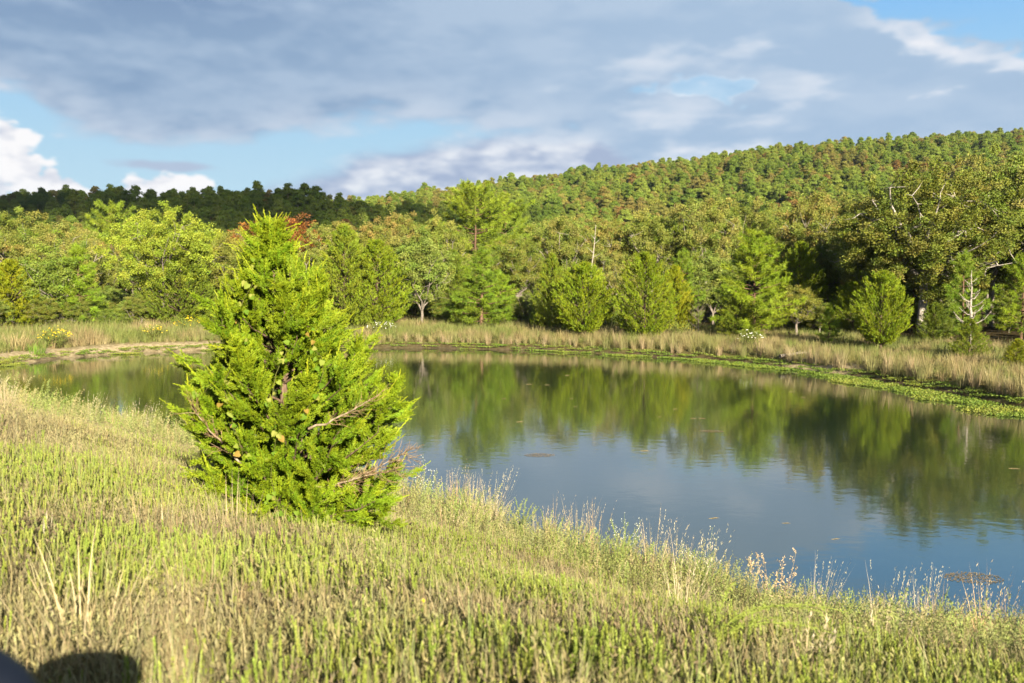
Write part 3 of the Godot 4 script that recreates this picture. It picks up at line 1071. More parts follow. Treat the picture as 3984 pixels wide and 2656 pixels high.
func shape_tuft(n: int, spread: float, lo: float, hi: float, width: float, splay: float, droop: float) -> ArrayMesh:
	var b := Bag.new()
	for k in n:
		var a := PackedVector3Array()
		var g := rf(0, TAU)
		var r := spread * sqrt(rng.randf())
		var o := Vector3(cos(g), 0, sin(g))
		var lean := o * splay * rf(0.2, 1.2) + Vector3(rf(-0.2, 0.2), 0, rf(-0.2, 0.2)) * splay
		bent(a, o.rotated(Vector3.UP, rf(-1, 1)) * r, (Vector3.UP + lean).normalized(), (o + rdir() * 0.6) * droop, rf(lo, hi), width * rf(0.7, 1.3))
		b.stamp(a, Transform3D(), vary(Color(1, 1, 1), 0.22, 0.08))
	return b.mesh()

func shape_scrub() -> ArrayMesh:
	var b := Bag.new()
	for k in 16:
		var a := PackedVector3Array()
		var at := Vector3(rf(-0.11, 0.11), 0, rf(-0.11, 0.11))
		var d := Vector3(rf(-0.7, 0.7), 1, rf(-0.7, 0.7)).normalized()
		var l := rf(0.06, 0.15)
		spike(a, at, d, ortho(d), l, 0.005)
		for q in 5:
			var e := (d + rdir() * 0.9).normalized()
			blade(a, at + d * l * rf(0.3, 1.0), e, ortho(e), rf(0.018, 0.04), 0.008)
		b.stamp(a, Transform3D(), vary(Color(1, 1, 1), 0.3, 0.1))
	return b.mesh()

func shape_tall_weed() -> ArrayMesh:
	var b := Bag.new()
	for k in 5:
		var a := PackedVector3Array()
		var at := Vector3(rf(-0.12, 0.12), 0, rf(-0.12, 0.12))
		var d := Vector3(rf(-0.3, 0.3), 1, rf(-0.3, 0.3)).normalized()
		var l := rf(0.35, 0.72)
		var bend := Vector3(rf(-0.4, 0.4), 0, rf(-0.4, 0.4))
		var p := at
		for i in 16:
			var q := p + (d + bend * i / 16.0).normalized() * l / 16.0
			var s := ortho(d)
			a.append_array([p - s * 0.003, q, p + s * 0.003])
			for m in 3:
				var e := (d * 0.8 + rdir()).normalized()
				blade(a, q, e, ortho(e), rf(0.035, 0.08) * (1.15 - i / 22.0), 0.010)
			p = q
		b.stamp(a, Transform3D(), vary(Color(1, 1, 1), 0.2, 0.1))
	return b.mesh()

func place_bank() -> void:
	var kinds := {"weed": [[], PackedColorArray()], "dry": [[], PackedColorArray()], "scrub": [[], PackedColorArray()], "tall": [[], PackedColorArray()], "fine": [[], PackedColorArray()]}
	var green := lin(0.215, 0.275, 0.046)
	var straw := lin(0.29, 0.24, 0.14)
	var umber := lin(0.165, 0.128, 0.082)
	var d := 2.2
	while d < 46.0:
		var step := 0.115 if d < 9.0 else 0.115 + (d - 9.0) * 0.013
		var x := -(0.60 * d + 1.2)
		var far_x := 0.60 * d + 1.2
		while x < far_x:
			var px := x + rf(-0.5, 0.5) * step
			var pd := d + rf(-0.5, 0.5) * step
			x += step
			var s := off(px, pd)
			if s < 0.05 or near_bank(px, pd) < 0.5: continue
			var at := on(px, pd, 0.015)
			var g := 1.35 * nz.get_noise_2d(px * 5.0, pd * 5.0) + 0.8 * nz2.get_noise_2d(px * 14.0, pd * 14.0) - 0.04
			# the straw coloured strip on the left and the brown thatch in the middle
			var strawy := smooth(1.3, 0.4, absf((pd - 11.0) - (-px - 4.0) * 0.75) / 1.6) * smooth(-2.6, -3.6, px)
			strawy = maxf(strawy, smooth(1.2, 0.3, Vector2((px + 1.9) / 0.9, (pd - 4.3) / 0.6).length()))
			g += 0.30 * smooth(1.5, 0.2, Vector2((px + 4.4) / 2.2, (pd - 8.2) / 1.6).length()) + 0.12 - 0.9 * strawy
			g -= 0.35 * smooth(1.4, 0.3, Vector2((px + 0.9) / 2.0, (pd - 6.6) / 0.9).length())
			var sc := step / 0.115
			var up := Basis(Vector3.UP, rf(0, TAU))
			var edge := smooth(4.2, 1.2, s)
			var k := rng.randf()
			# thatch everywhere
			if rng.randf() < 0.95:
				var z := rf(0.85, 1.45) * (1.0 + 0.25 * (sc - 1.0))
				kinds.scrub[0].append(Transform3D(Basis(up.x * z * sqrt(sc), up.y * z, up.z * z * sqrt(sc)), at))
				kinds.scrub[1].append(vary(mixc(umber, mixc(straw, green, 0.3), clampf(0.42 + nz2.get_noise_2d(px * 9.0, pd * 9.0) * 0.8 + strawy * 0.5, 0, 1)), 0.2))
			if rng.randf() < 0.9 * clampf(0.60 + g * 0.95, 0.05, 1.0) * (1.0 - 0.6 * edge):
				var z := rf(0.7, 1.25) * (1.0 + 0.12 * (sc - 1.0))
				kinds.weed[0].append(Transform3D(Basis(up.x * z, up.y * z, up.z * z), at))
				kinds.weed[1].append(vary(mixc(green, lin(0.30, 0.32, 0.085), rng.randf() * 0.8), 0.15))
			if rng.randf() < clampf(0.12 - g * 0.45 + 0.3 * strawy + 0.32 * edge, 0.03, 0.6):
				var z := rf(0.6, 1.2) * (1.0 + 0.7 * edge * rng.randf()) * (1.0 + 0.12 * (sc - 1.0)) * (1.0 - 0.3 * strawy)
				kinds.dry[0].append(Transform3D(Basis(up.x * z, up.y * z, up.z * z), at))
				kinds.dry[1].append(vary(mixc(straw, lin(0.30, 0.22, 0.12), rng.randf()), 0.18))
			if rng.randf() < 0.85 + 0.15 * edge:
				var z := rf(0.7, 1.2) * (1.0 + 0.15 * (sc - 1.0))
				kinds.fine[0].append(Transform3D(Basis(up.x * z, up.y * z, up.z * z), at))
				kinds.fine[1].append(vary(mixc(lin(0.22, 0.26, 0.075), straw, clampf(0.1 + rng.randf() * 0.7 - g * 0.9, 0, 1)), 0.15))
			var lush := edge * (0.60 if px > -4.0 else 0.70) + 0.10 * smooth(1.5, 4.0, px) * smooth(8.5, 4.5, pd) + 0.25 * smooth(2.0, 4.0, px) * smooth(7.0, 3.5, s)
			if rng.randf() < lush:
				var z := rf(0.5, 1.0) * (1.0 + 0.035 * maxf(pd - 9.0, 0.0)) * (1.15 if px < -4.0 else 1.0)
				kinds.tall[0].append(Transform3D(Basis(up.x * z, up.y * z, up.z * z), at))
				kinds.tall[1].append(vary(mixc(lin(0.20, 0.25, 0.06), lin(0.33, 0.27, 0.14), rng.randf()), 0.16))
		d += step
	tag(many("weed_stems", shape_weeds(9, 0.09, 0.08, 0.20), M.grass, kinds.weed[0], kinds.weed[1]), "short upright leafy green weed stems covering the near bank", "weeds", "", "stuff")
	tag(many("dry_grass", shape_tuft(9, 0.04, 0.16, 0.36, 0.006, 0.35, 0.5), M.grass, kinds.dry[0], kinds.dry[1]), "straw coloured dry grass blades scattered over the near bank", "grass", "", "stuff")
	tag(many("brown_thatch", shape_scrub(), M.grass, kinds.scrub[0], kinds.scrub[1]), "low brown and grey thatch of dead stems under the near bank's weeds", "undergrowth", "", "stuff")
	tag(many("fine_grass", shape_tuft(14, 0.07, 0.12, 0.30, 0.005, 0.25, 0.35), M.grass, kinds.fine[0], kinds.fine[1]), "fine pale green grass between the weeds of the near bank", "grass", "", "stuff")
	tag(many("bushy_weeds", shape_tall_weed(), M.grass, kinds.tall[0], kinds.tall[1]), "taller feathery pale green weeds along the near bank's edge above the water", "weeds", "", "stuff")
	print("bank ", kinds.weed[0].size(), " ", kinds.dry[0].size(), " ", kinds.scrub[0].size(), " ", kinds.fine[0].size(), " ", kinds.tall[0].size())

func place_far_bank() -> void:
	var grass := [[], PackedColorArray()]
	var rush := [[], PackedColorArray()]
	var mat_ := [[], PackedColorArray()]
	var tan_ := lin(0.26, 0.205, 0.105)
	var olive := lin(0.155, 0.18, 0.05)
	var d := 24.0
	while d < 82.0:
		var x := -44.0
		while x < 30.0:
			var px := x + rf(-0.2, 0.2)
			var pd := d + rf(-0.2, 0.2)
			x += 0.4
			if absf(px) > 0.62 * pd + 2.0 or near_bank(px, pd) > 0.4: continue
			var s := off(px, pd)
			var up := Basis(Vector3.UP, rf(0, TAU))
			var n := nz.get_noise_2d(px * 4.0, pd * 4.0)
			if s > -2.2 and s < 0.55:
				# floating mat of leaves at the water's edge, broad on the right
				var broad := 0.45 + 0.75 * smooth(2.0, 10.0, px) + 0.9 * smooth(13.0, 17.0, px)
				if px < 0.0: broad = 0.5 * smooth(0.02, 0.25, n)
				if s > -broad * (1.0 + n * 1.2):
					for q in 6:
						var z := rf(0.7, 1.3)
						var a2 := up.rotated(Vector3.UP, q * 1.7)
						mat_[0].append(Transform3D(Basis(a2.x * z, a2.y * z, a2.z * z), Vector3(px + rf(-0.2, 0.2), maxf(high(px, pd), 0.0) + 0.015, -pd + rf(-0.2, 0.2))))
						mat_[1].append(vary(mixc(lin(0.085, 0.130, 0.022), lin(0.15, 0.16, 0.04), clampf(rng.randf() * 0.7 + n, 0, 1)), 0.18))
			var sandy := px < -17.0 and px > -32.0 and pd > 48.0
			var rushy := smooth(-12.0, -9.0, px) * smooth(0.25, 0.6, s + n * 0.4) * smooth(4.2, 2.8, s + n * 1.5)
			if rng.randf() < rushy * (0.55 + 1.2 * nz2.get_noise_2d(px * 6.0, pd * 6.0)):
				var z := rf(0.38, 0.78) * (0.8 if px < 5.0 else 1.0)
				rush[0].append(Transform3D(Basis(up.x * z, up.y * z, up.z * z), on(px, pd)))
				rush[1].append(vary(mixc(tan_, lin(0.16, 0.17, 0.05), clampf(rng.randf() * 0.8 + n * 0.8, 0, 1)), 0.16))
			elif s > (1.5 if sandy else 0.5) and s < 13.0:
				var z := rf(0.5, 1.0) * (0.55 + 0.6 * smooth(0.5, 3.0, s)) * (1.15 if sandy else 0.9) * (1.0 - 0.35 * smooth(10.0, 15.0, px))
				grass[0].append(Transform3D(Basis(up.x * z, up.y * z, up.z * z), on(px, pd)))
				grass[1].append(vary(mixc(olive, tan_, clampf(0.28 + n * 1.6 + rf(-0.3, 0.3), 0, 1)), 0.16))
		d += 0.4
	tag(many("meadow_grass", shape_tuft(34, 0.26, 0.4, 0.95, 0.022, 0.3, 0.4), M.grass, grass[0], grass[1]), "tan and green meadow grass between the far shore and the wood", "grass", "", "stuff")
	tag(many("shore_rushes", shape_tuft(44, 0.22, 0.6, 1.35, 0.016, 0.22, 0.35), M.grass, rush[0], rush[1]), "band of tan rushes growing along the far shore", "rushes", "", "stuff")
	var b := Bag.new()
	for k in 22:
		var a := PackedVector3Array()
		var dd := (rdir() * Vector3(1, 0.25, 1) + Vector3(0, 0.2, 0)).normalized()
		blade(a, Vector3(rf(-0.2, 0.2), rf(0, 0.04), rf(-0.2, 0.2)), dd, ortho(dd), rf(0.045, 0.085), 0.036)
		b.stamp(a, Transform3D(), vary(Color(1, 1, 1), 0.2, 0.12))
	tag(many("water_plants", b.mesh(), M.leaf, mat_[0], mat_[1]), "bright green floating leaf mat along the far water's edge", "water plants", "", "stuff")
	print("far ", grass[0].size(), " ", rush[0].size(), " ", mat_[0].size())

# ------------------------------------------------------------------ the front cedar
const LEFT := [0.0, 0.68, 0.054, 0.80, 0.15, 0.82, 0.27, 0.80, 0.33, 0.86, 0.46, 0.84, 0.60, 0.66, 0.735, 0.60, 0.80, 0.38, 0.88, 0.22, 0.94, 0.16, 1.0, 0.03]
const RIGHT := [0.0, 0.82, 0.054, 0.97, 0.15, 1.02, 0.26, 1.10, 0.33, 1.15, 0.46, 1.06, 0.52, 0.90, 0.60, 0.62, 0.735, 0.46, 0.80, 0.38, 0.88, 0.14, 0.94, 0.08, 1.0, 0.02]

func front_cedar() -> void:
	var at := on(-2.08, 8.75)
	var o := thing("front_cedar", "big bright yellow green cedar standing alone on the near bank in front of the pond", "tree", at)
	var h := 2.76
	var wood := Bag.new()
	var bark := lin(0.21, 0.15, 0.11)
	wood.tube(limb_curve(Vector3(0.05, 0, 0), Vector3(-0.17, h * 0.97, 0), 0, 8, 0.008), radii(8, 0.075, 0.008), 9, bark)
	wood.tube(limb_curve(Vector3(0.04, 0.25, 0.02), Vector3(0.22, h * 0.80, 0.05), 0, 6, 0.015), radii(6, 0.05, 0.008), 7, bark)
	part("trunk", wood.mesh(), M.bark, o)
	var limbs := Bag.new()
	var xs: Array = [[], [], [], []]
	var cs: Array = [PackedColorArray(), PackedColorArray(), PackedColorArray(), PackedColorArray()]
	var leaf := lin(0.114, 0.168, 0.010)
	var n := 200
	for k in n:
		var f := pow((k + rf(0, 1)) / n, 1.18)
		var phi := k * 2.39996 + rf(-0.3, 0.3)
		var side := 0.5 + 0.5 * cos(phi)
		var r: float = lerpf(curve(LEFT, f), curve(RIGHT, f), side) * rf(0.66, 1.0)
		if side > 0.78 and f > 0.13 and f < 0.20: continue
		var cx := lerpf(0.03, -0.16, f)
		var out := Vector3(cos(phi), 0, sin(phi))
		var tip := Vector3(cx, f * h, 0) + out * r
		tip.y = minf(tip.y + 0.04, h - 0.02)
		var root := Vector3(cx, maxf(0.06, f * h - r * rf(0.45, 0.85)), 0)
		var path := limb_curve(root, tip, -0.05, 5, 0.035)
		limbs.tube(path, radii(5, 0.009 + 0.010 * r, 0.003), 5, bark)
		var lc := vary(mixc(leaf, lin(0.085, 0.150, 0.010), rng.randf() * 0.8), 0.14, 0.10)
		var subs := 5 + int(r * 8.0)
		for q in subs:
			var s := 0.28 + 0.72 * (q + rf(0, 1)) / subs
			var i := mini(int(s * 5), 4)
			var from: Vector3 = path[i].lerp(path[i + 1], s * 5 - i)
			var dir := (out * rf(0.3, 1.0) + Vector3(0, rf(0.3, 1.0), 0) + rdir() * 0.65).normalized()
			var l := rf(0.14, 0.30) * (0.55 + 0.6 * r) * (0.65 if f > 0.85 else 1.0)
			limbs.tube(PackedVector3Array([from, from + dir * l * 0.9]), PackedFloat32Array([0.004, 0.002]), 3, bark)
			var bc := vary(lc, 0.12, 0.06)
			var cnt := 10 + int(l * 64)
			for m in cnt:
				var g := (m + rf(0, 1)) / cnt
				var pd := (dir + rdir() * 0.42 + Vector3(0, 0.12, 0)).normalized()
				var v := rng.randi() % 3
				var p := from + dir * l * g + rdir() * 0.022
				if p.y < 0.03: continue
				xs[v].append(Transform3D(up_basis(pd, rf(0, TAU), rf(0.5, 0.85)), p))
				cs[v].append(vary(mixc(bc, lin(0.22, 0.25, 0.013), 0.6 * g * rng.randf()), 0.13, 0.05))
			# feathery leader
			var lead := rf(0.7, 1.25) if q >= subs - 2 else rf(0.45, 0.8)
			xs[3].append(Transform3D(up_basis(dir + Vector3(0, 0.35, 0), rf(0, TAU), lead), from + dir * l * 0.9))
			cs[3].append(vary(mixc(bc, lin(0.25, 0.26, 0.02), 0.5), 0.12, 0.05))
	# lesser leaders that break the outline
	for e in [[0.30, 2.30, 0.10, 0.75], [-0.52, 2.02, 0.10, 0.6], [0.05, 2.20, 0.40, 0.6], [0.66, 1.72, 0.10, 0.5], [1.0, 1.34, 0.0, 0.4], [-0.92, 1.25, 0.1, 0.4], [-0.30, 1.75, 0.70, 0.5], [0.35, 1.45, 0.85, 0.45]]:
		var top := Vector3(e[0], e[1], e[2])
		var lc := vary(leaf, 0.12, 0.08)
		limbs.tube(PackedVector3Array([top * Vector3(0.75, 0.0, 0.75) + Vector3(0, e[1] - e[3], 0), top]), PackedFloat32Array([0.012, 0.003]), 4, bark)
		for q in 30:
			var s := rng.randf()
			var a := q * 2.4
			var dir := Vector3(cos(a) * 0.8, 1.0, sin(a) * 0.8).normalized()
			var from := (top - Vector3(top.x * 0.25 * s, e[3] * s, top.z * 0.25 * s))
			var l := 0.05 + 0.20 * s
			for m in 12:
				var g := (m + rf(0, 1)) / 12.0
				var v := rng.randi() % 3
				xs[v].append(Transform3D(up_basis(dir + rdir() * 0.45, rf(0, TAU), rf(0.45, 0.8)), from + dir * l * g + rdir() * 0.02))
				cs[v].append(vary(mixc(lc, lin(0.22, 0.25, 0.013), 0.6 * g * rng.randf()), 0.13, 0.05))
		for q in 3:
			xs[3].append(Transform3D(up_basis(Vector3(rf(-0.4, 0.4), 1, rf(-0.3, 0.3)), rf(0, TAU), rf(0.6, 1.1)), top - Vector3(0, rf(0, 0.12), 0)))
			cs[3].append(lin(0.21, 0.23, 0.015))
	# the drawn-out tip
	for q in [[0.0, 2.60, 0.0, 1.0], [-0.02, 2.68, 0.15, 0.9], [-0.02, 2.74, 0.5, 0.8], [0.03, 2.82, 0.9, 0.7], [0.05, 2.70, 1.2, 0.6], [-0.07, 2.5, -0.5, 0.9], [0.04, 2.46, 0.5, 0.9]]:
		xs[3].append(Transform3D(up_basis(Vector3(q[2], 1, 0.1), rf(0, TAU), q[3]), Vector3(-0.16 + q[0], q[1], 0)))
		cs[3].append(lin(0.22, 0.22, 0.02))
	part("branches", limbs.mesh(), M.bark, o)
	for v in 4:
		tag(many("foliage", mesh_of(S["frond%d" % v]), M.needle, xs[v], cs[v], o), "", "", "", "stuff")
	print("front cedar sprays ", xs[0].size() + xs[1].size() + xs[2].size() + xs[3].size())
	# dead boughs showing bare on the right and the left
	for e in [[Vector3(0.15, 0.30, 0.25), Vector3(1.10, 0.74, 0.35), 11], [Vector3(0.10, 0.42, 0.30), Vector3(1.02, 0.60, 0.42), 9], [Vector3(0.3, 1.0, 0.6), Vector3(0.86, 1.28, 0.78), 4], [Vector3(-0.25, 0.6, 0.5), Vector3(-0.66, 1.15, 0.68), 7]]:
		var dead := Bag.new()
		var p := limb_curve(e[0], e[1], -0.04, 7, 0.03)
		dead.tube(p, radii(7, 0.013, 0.003), 6, lin(0.44, 0.36, 0.27))
		for q in int(e[2]) * 4:
			var g: Vector3 = p[2 + q % 6].lerp(p[mini(3 + q % 6, 7)], rng.randf())
			var d: Vector3 = ((e[1] - e[0]).normalized() + rdir() * 0.8).normalized()
			var l := rf(0.08, 0.24)
			var t2 := limb_curve(g, g + d * l, rf(-0.15, 0.05), 3, 0.06)
			dead.tube(t2, radii(3, 0.0045, 0.0015), 3, vary(lin(0.36, 0.27, 0.17), 0.2))
			for z in 3: dead.tube(PackedVector3Array([t2[1 + z % 3], t2[1 + z % 3] + (d + rdir() * 0.9) * 0.05]), PackedFloat32Array([0.0028, 0.001]), 3, vary(lin(0.38, 0.26, 0.14), 0.2))
		tag(part("dead_branch", dead.mesh(), M.bark, o), "bare dead brown branch sticking out of the green")
	vines(at)

func leaf_heart(size: float) -> PackedVector3Array:
	var o := [Vector3(0, 0, 0), Vector3(0.36, -0.10, 0.05), Vector3(0.52, 0.22, 0.09), Vector3(0.36, 0.62, 0.06), Vector3(0, 1.05, -0.06), Vector3(-0.36, 0.62, 0.06), Vector3(-0.52, 0.22, 0.09), Vector3(-0.36, -0.10, 0.05)]
	var a := PackedVector3Array()
	var mid := Vector3(0, 0.4, -0.03)
	for i in 8: a.append_array([mid * size, o[i] * size, o[(i + 1) % 8] * size])
	return a

func vines(at: Vector3) -> void:
	var meshes := []
	for c in [lin(0.093, 0.143, 0.012), lin(0.136, 0.167, 0.025), lin(0.167, 0.174, 0.037), lin(0.068, 0.124, 0.009), lin(0.174, 0.118, 0.025)]:
		var b := Bag.new()
		b.stamp(leaf_heart(0.05), Transform3D(), c)
		meshes.append(b.mesh())
	var lm: StandardMaterial3D = mat(0.6, 0.2, 0.5)
	var list := [
		["thorny vine with heart shaped leaves climbing the upper left of the front cedar", [[-0.38, 1.45], [-0.30, 1.70], [-0.36, 2.0], [-0.25, 2.25], [-0.2, 2.5]], 20],
		["thorny vine with glossy leaves hanging down the middle of the front cedar", [[0.12, 0.30], [0.02, 0.62], [0.10, 1.02], [0.06, 1.40], [0.14, 1.70]], 24],
		["thorny vine with yellowing leaves on the right half of the front cedar", [[0.30, 1.16], [0.44, 1.36], [0.40, 1.62], [0.28, 1.85]], 15],
		["thorny vine with pale leaves on the left flank of the front cedar", [[-0.62, 1.30], [-0.46, 1.42], [-0.30, 1.18], [-0.2, 0.8]], 14],
		["thorny vine with yellow and orange leaves at the foot of the front cedar", [[0.10, 0.10], [0.22, 0.30], [0.30, 0.16], [0.50, 0.20], [0.62, 0.10]], 15]]
	for e in list:
		var o := thing("climbing_vine", e[0], "vine", at, 0.0, "vines on the front cedar")
		var p := PackedVector3Array()
		for q in e[1]:
			var f: float = q[1] / 2.9
			var r := lerpf(curve(LEFT, f), curve(RIGHT, f), 0.5)
			p.append(Vector3(q[0], q[1], sqrt(maxf(0.02, r * r - q[0] * q[0])) * 0.93))
		var line := PackedVector3Array()
		for i in p.size() - 1:
			for k in 4: line.append(p[i].cubic_interpolate(p[i + 1], p[maxi(i - 1, 0)], p[mini(i + 2, p.size() - 1)], k / 4.0) + rdir() * 0.015)
		line.append(p[p.size() - 1])
		var stem := Bag.new()
		var rr := PackedFloat32Array()
		for i in line.size(): rr.append(0.003)
		stem.tube(line, rr, 4, lin(0.16, 0.17, 0.05))
		part("stem", stem.mesh(), M.bark, o)
		for k in int(e[2]):
			var lf := part("leaf", meshes[mini(rng.randi() % 5, rng.randi() % 5) if rng.randf() < 0.5 else rng.randi() % 5], lm, o)
			var g: Vector3 = line[rng.randi() % line.size()]
			var dir := Vector3(rf(-0.8, 0.8), rf(-1.0, 0.3), rf(0.0, 0.5)).normalized()
			var zx := (Vector3(rf(-0.5, 0.5), rf(0.0, 0.8), 1.0)).normalized()
			var xx := dir.cross(zx).normalized()
			var s := rf(0.6, 1.15)
			lf.transform = Transform3D(Basis(xx * s, dir * s, xx.cross(dir) * s), g + Vector3(rf(-0.06, 0.06), rf(-0.06, 0.06), rf(0.0, 0.06)))

# ------------------------------------------------------------------ single plants of the near bank
func clump(called: String, label: String, cat: String, x: float, d: float, n: int, spread: float, lo: float, hi: float, width: float, splay: float, droop: float, color: Color, group := "") -> void:
	var o := thing(called, label, cat, on(x, d), rf(0, TAU), group)
	var b := Bag.new()
	for k in n:
		var a := PackedVector3Array()
		var g := rf(0, TAU)
		var u := Vector3(cos(g), 0, sin(g))
		var lean := u * splay * rf(0.1, 1.0)
		var l := rf(lo, hi)
		bent(a, u * spread * sqrt(rng.randf()), (Vector3.UP + lean).normalized(), (u + rdir() * 0.5) * droop, l, width * rf(0.7, 1.3), 4)
		b.stamp(a, Transform3D(), vary(color, 0.22, 0.08))
	part("blades", b.mesh(), M.grass, o)

func plume_grass(label: String, x: float, d: float, n: int, hi: float, color: Color) -> void:
	var o := thing("bunch_grass", label, "grass", on(x, d), 0.0, "tall dry bunch grasses on the near bank's edge")
	var b := Bag.new()
	var pl := Bag.new()
	for k in n:
		var a := PackedVector3Array()
		var g := rf(0, TAU)
		var u := Vector3(cos(g), 0, sin(g))
		var at := u * 0.12 * sqrt(rng.randf())
		var dir := (Vector3.UP + u * rf(0.0, 0.35) + Vector3(0.12, 0, 0)).normalized()
		var l := rf(0.5, 1.0) * hi
		bent(a, at, dir, u * 0.15, l, 0.007, 4)
		for q in 2: bent(a, at, (dir + rdir() * 0.3).normalized(), (u + rdir() * 0.5) * 0.7, l * rf(0.4, 0.7), 0.007, 4)
		b.stamp(a, Transform3D(), vary(color, 0.2, 0.06))
		if k % 2 == 0:
			var f := PackedVector3Array()
			for q in 14:
				var e := (dir + rdir() * 0.45).normalized()
				blade(f, at + dir * l * rf(0.62, 0.99), e, ortho(e), rf(0.02, 0.045), 0.006)
			pl.stamp(f, Transform3D(), vary(mixc(color, lin(0.5, 0.44, 0.34), 0.5), 0.15))
	part("blades", b.mesh(), M.grass, o)
	part("seed_heads", pl.mesh(), M.grass, o)

# branching weed with small round heads or pods at the ends
func branchy(called: String, label: String, cat: String, x: float, d: float, h: float, stems: int, stem: Color, head: Color, heads: String, amount: int) -> void:
	var o := thing(called, label, cat, on(x, d), rf(0, 1))
	var b := Bag.new()
	var p := Bag.new()
	var l := Bag.new()
	for k in stems:
		var a := TAU * k / stems + rf(-0.4, 0.4)
		var top := Vector3(cos(a) * rf(0.08, 0.36) * h, h * rf(0.7, 1.0), sin(a) * rf(0.08, 0.36) * h)
		var path := limb_curve(Vector3(rf(-0.03, 0.03), 0, rf(-0.03, 0.03)), top, -0.02, 6, 0.02)
		b.tube(path, radii(6, 0.004, 0.0015), 4, stem)
		for q in amount:
			var f := rf(0.45, 1.0)
			var i := mini(int(f * 6), 5)
			var g: Vector3 = path[i].lerp(path[i + 1], f * 6 - i)
			var e := g + (Vector3(rf(-1, 1), rf(0.5, 1.3), rf(-1, 1))).normalized() * rf(0.06, 0.17) * h * (1.35 - f)
			b.tube(PackedVector3Array([g, g.lerp(e, 0.5) + rdir() * 0.006, e]), PackedFloat32Array([0.002, 0.0015, 0.001]), 3, stem)
			for z in (1 if heads == "flower" else 4):
				var c := vary(head, 0.12, 0.05)
				var sh := PackedVector3Array()
				if heads == "flower":
					for w in 6:
						var dd := (rdir() + Vector3(0, 0.3, 0)).normalized()
						blade(sh, Vector3.ZERO, dd, ortho(dd), 0.009, 0.008)
				else:
					var dd := (rdir() + Vector3(0, 0.7, 0)).normalized()
					for w in 2: blade(sh, Vector3.ZERO, dd, ortho(dd), 0.026, 0.010, 0.002)
				p.stamp(sh, Transform3D(Basis(), g.lerp(e, 1.0 - 0.22 * z)), c)
		if heads == "flower":
			for q in 14:
				var f := rf(0.1, 0.8)
				var i := mini(int(f * 6), 5)
				var sh := PackedVector3Array()
				var dd := (rdir() + Vector3(0, 0.5, 0)).normalized()
				blade(sh, path[i], dd, ortho(dd), rf(0.03, 0.06), 0.008)
				l.stamp(sh, Transform3D(), vary(lin(0.16, 0.22, 0.05), 0.2))
	part("stems", b.mesh(), M.grass, o)
	part("flower_heads" if heads == "flower" else "seed_pods", p.mesh(), M.petal, o)
	if l.v.size(): part("leaves", l.mesh(), M.grass, o)

func leafy_spire(label: String, x: float, d: float, h: float, stems: Array, c: Color) -> void:
	var o := thing("leafy_weed", label, "weed", on(x, d))
	for e in stems:
		var b := Bag.new()
		var p := PackedVector3Array()
		for i in 15:
			var s := i / 14.0
			p.append(Vector3(e[0] * s * s, h * (s * e[2] - e[3] * s * s * s), e[1] * s * s) + rdir() * 0.003)
		b.tube(p, radii(14, 0.005, 0.002), 4, c)
		b.n = PackedVector3Array()
		for i in 130:
			var s := rf(0.12, 1.0)
			var k := mini(int(s * 14), 13)
			var at := p[k].lerp(p[k + 1], s * 14 - k)
			var t := (p[k + 1] - p[k]).normalized()
			var sh := PackedVector3Array()
			var dd := (t * 0.7 + rdir()).normalized()
			blade(sh, at, dd, ortho(dd), rf(0.025, 0.045) * (1.15 - 0.5 * s), 0.006, 0.001)
			b.stamp(sh, Transform3D(), vary(c, 0.2, 0.08))
		part("stem", b.mesh(), M.grass, o)

func flower_bush(label: String, x: float, d: float, h: float, w: float, petal: Color, n: int, cat: String) -> void:
	var o := thing("flowering_bush", label, cat, on(x, d))
	var stem := Bag.new()
	var l := Bag.new()
	var f := Bag.new()
	for k in 26:
		var a := rf(0, TAU)
		var tip := Vector3(cos(a) * w * 0.5 * rf(0.2, 1.0), h * rf(0.6, 1.0), sin(a) * w * 0.5 * rf(0.2, 1.0))
		var p := limb_curve(tip * Vector3(0.15, 0, 0.15), tip, 0.05, 4, 0.05)
		stem.tube(p, radii(4, 0.012, 0.005), 4, lin(0.13, 0.12, 0.05))
		for q in 26:
			var dd := (rdir() + Vector3(0, 0.5, 0)).normalized()
			var sh := PackedVector3Array()
			blade(sh, p[1 + q % 4] + rdir() * 0.14, dd, ortho(dd), rf(0.10, 0.17), 0.04, 0.01)
			l.stamp(sh, Transform3D(), vary(lin(0.15, 0.18, 0.04), 0.25, 0.1))
	for k in n:
		var a := rf(0, TAU)
		var r := sqrt(rng.randf())
		var at := Vector3(cos(a) * w * 0.5 * r, h * (1.02 - 0.45 * r * r) * rf(0.75, 1.05), sin(a) * w * 0.5 * r)
		var sh := PackedVector3Array()
		for q in 6:
			var dd := (Vector3(cos(q * 1.05), 0.5, sin(q * 1.05))).normalized()
			blade(sh, Vector3.ZERO, dd, Vector3.UP.cross(dd).normalized(), 0.05, 0.04)
		f.stamp(sh, Transform3D(up_basis(Vector3(rf(-0.5, 0.5), 1, rf(-0.2, 0.8)), 0, rf(0.7, 1.2)), at), vary(petal, 0.1, 0.04))
	part("stems", stem.mesh(), M.bark, o)
	part("leaves", l.mesh(), M.grass, o)
	part("flower_heads", f.mesh(), M.petal, o)

# ------------------------------------------------------------------ the wood
var proto := {}

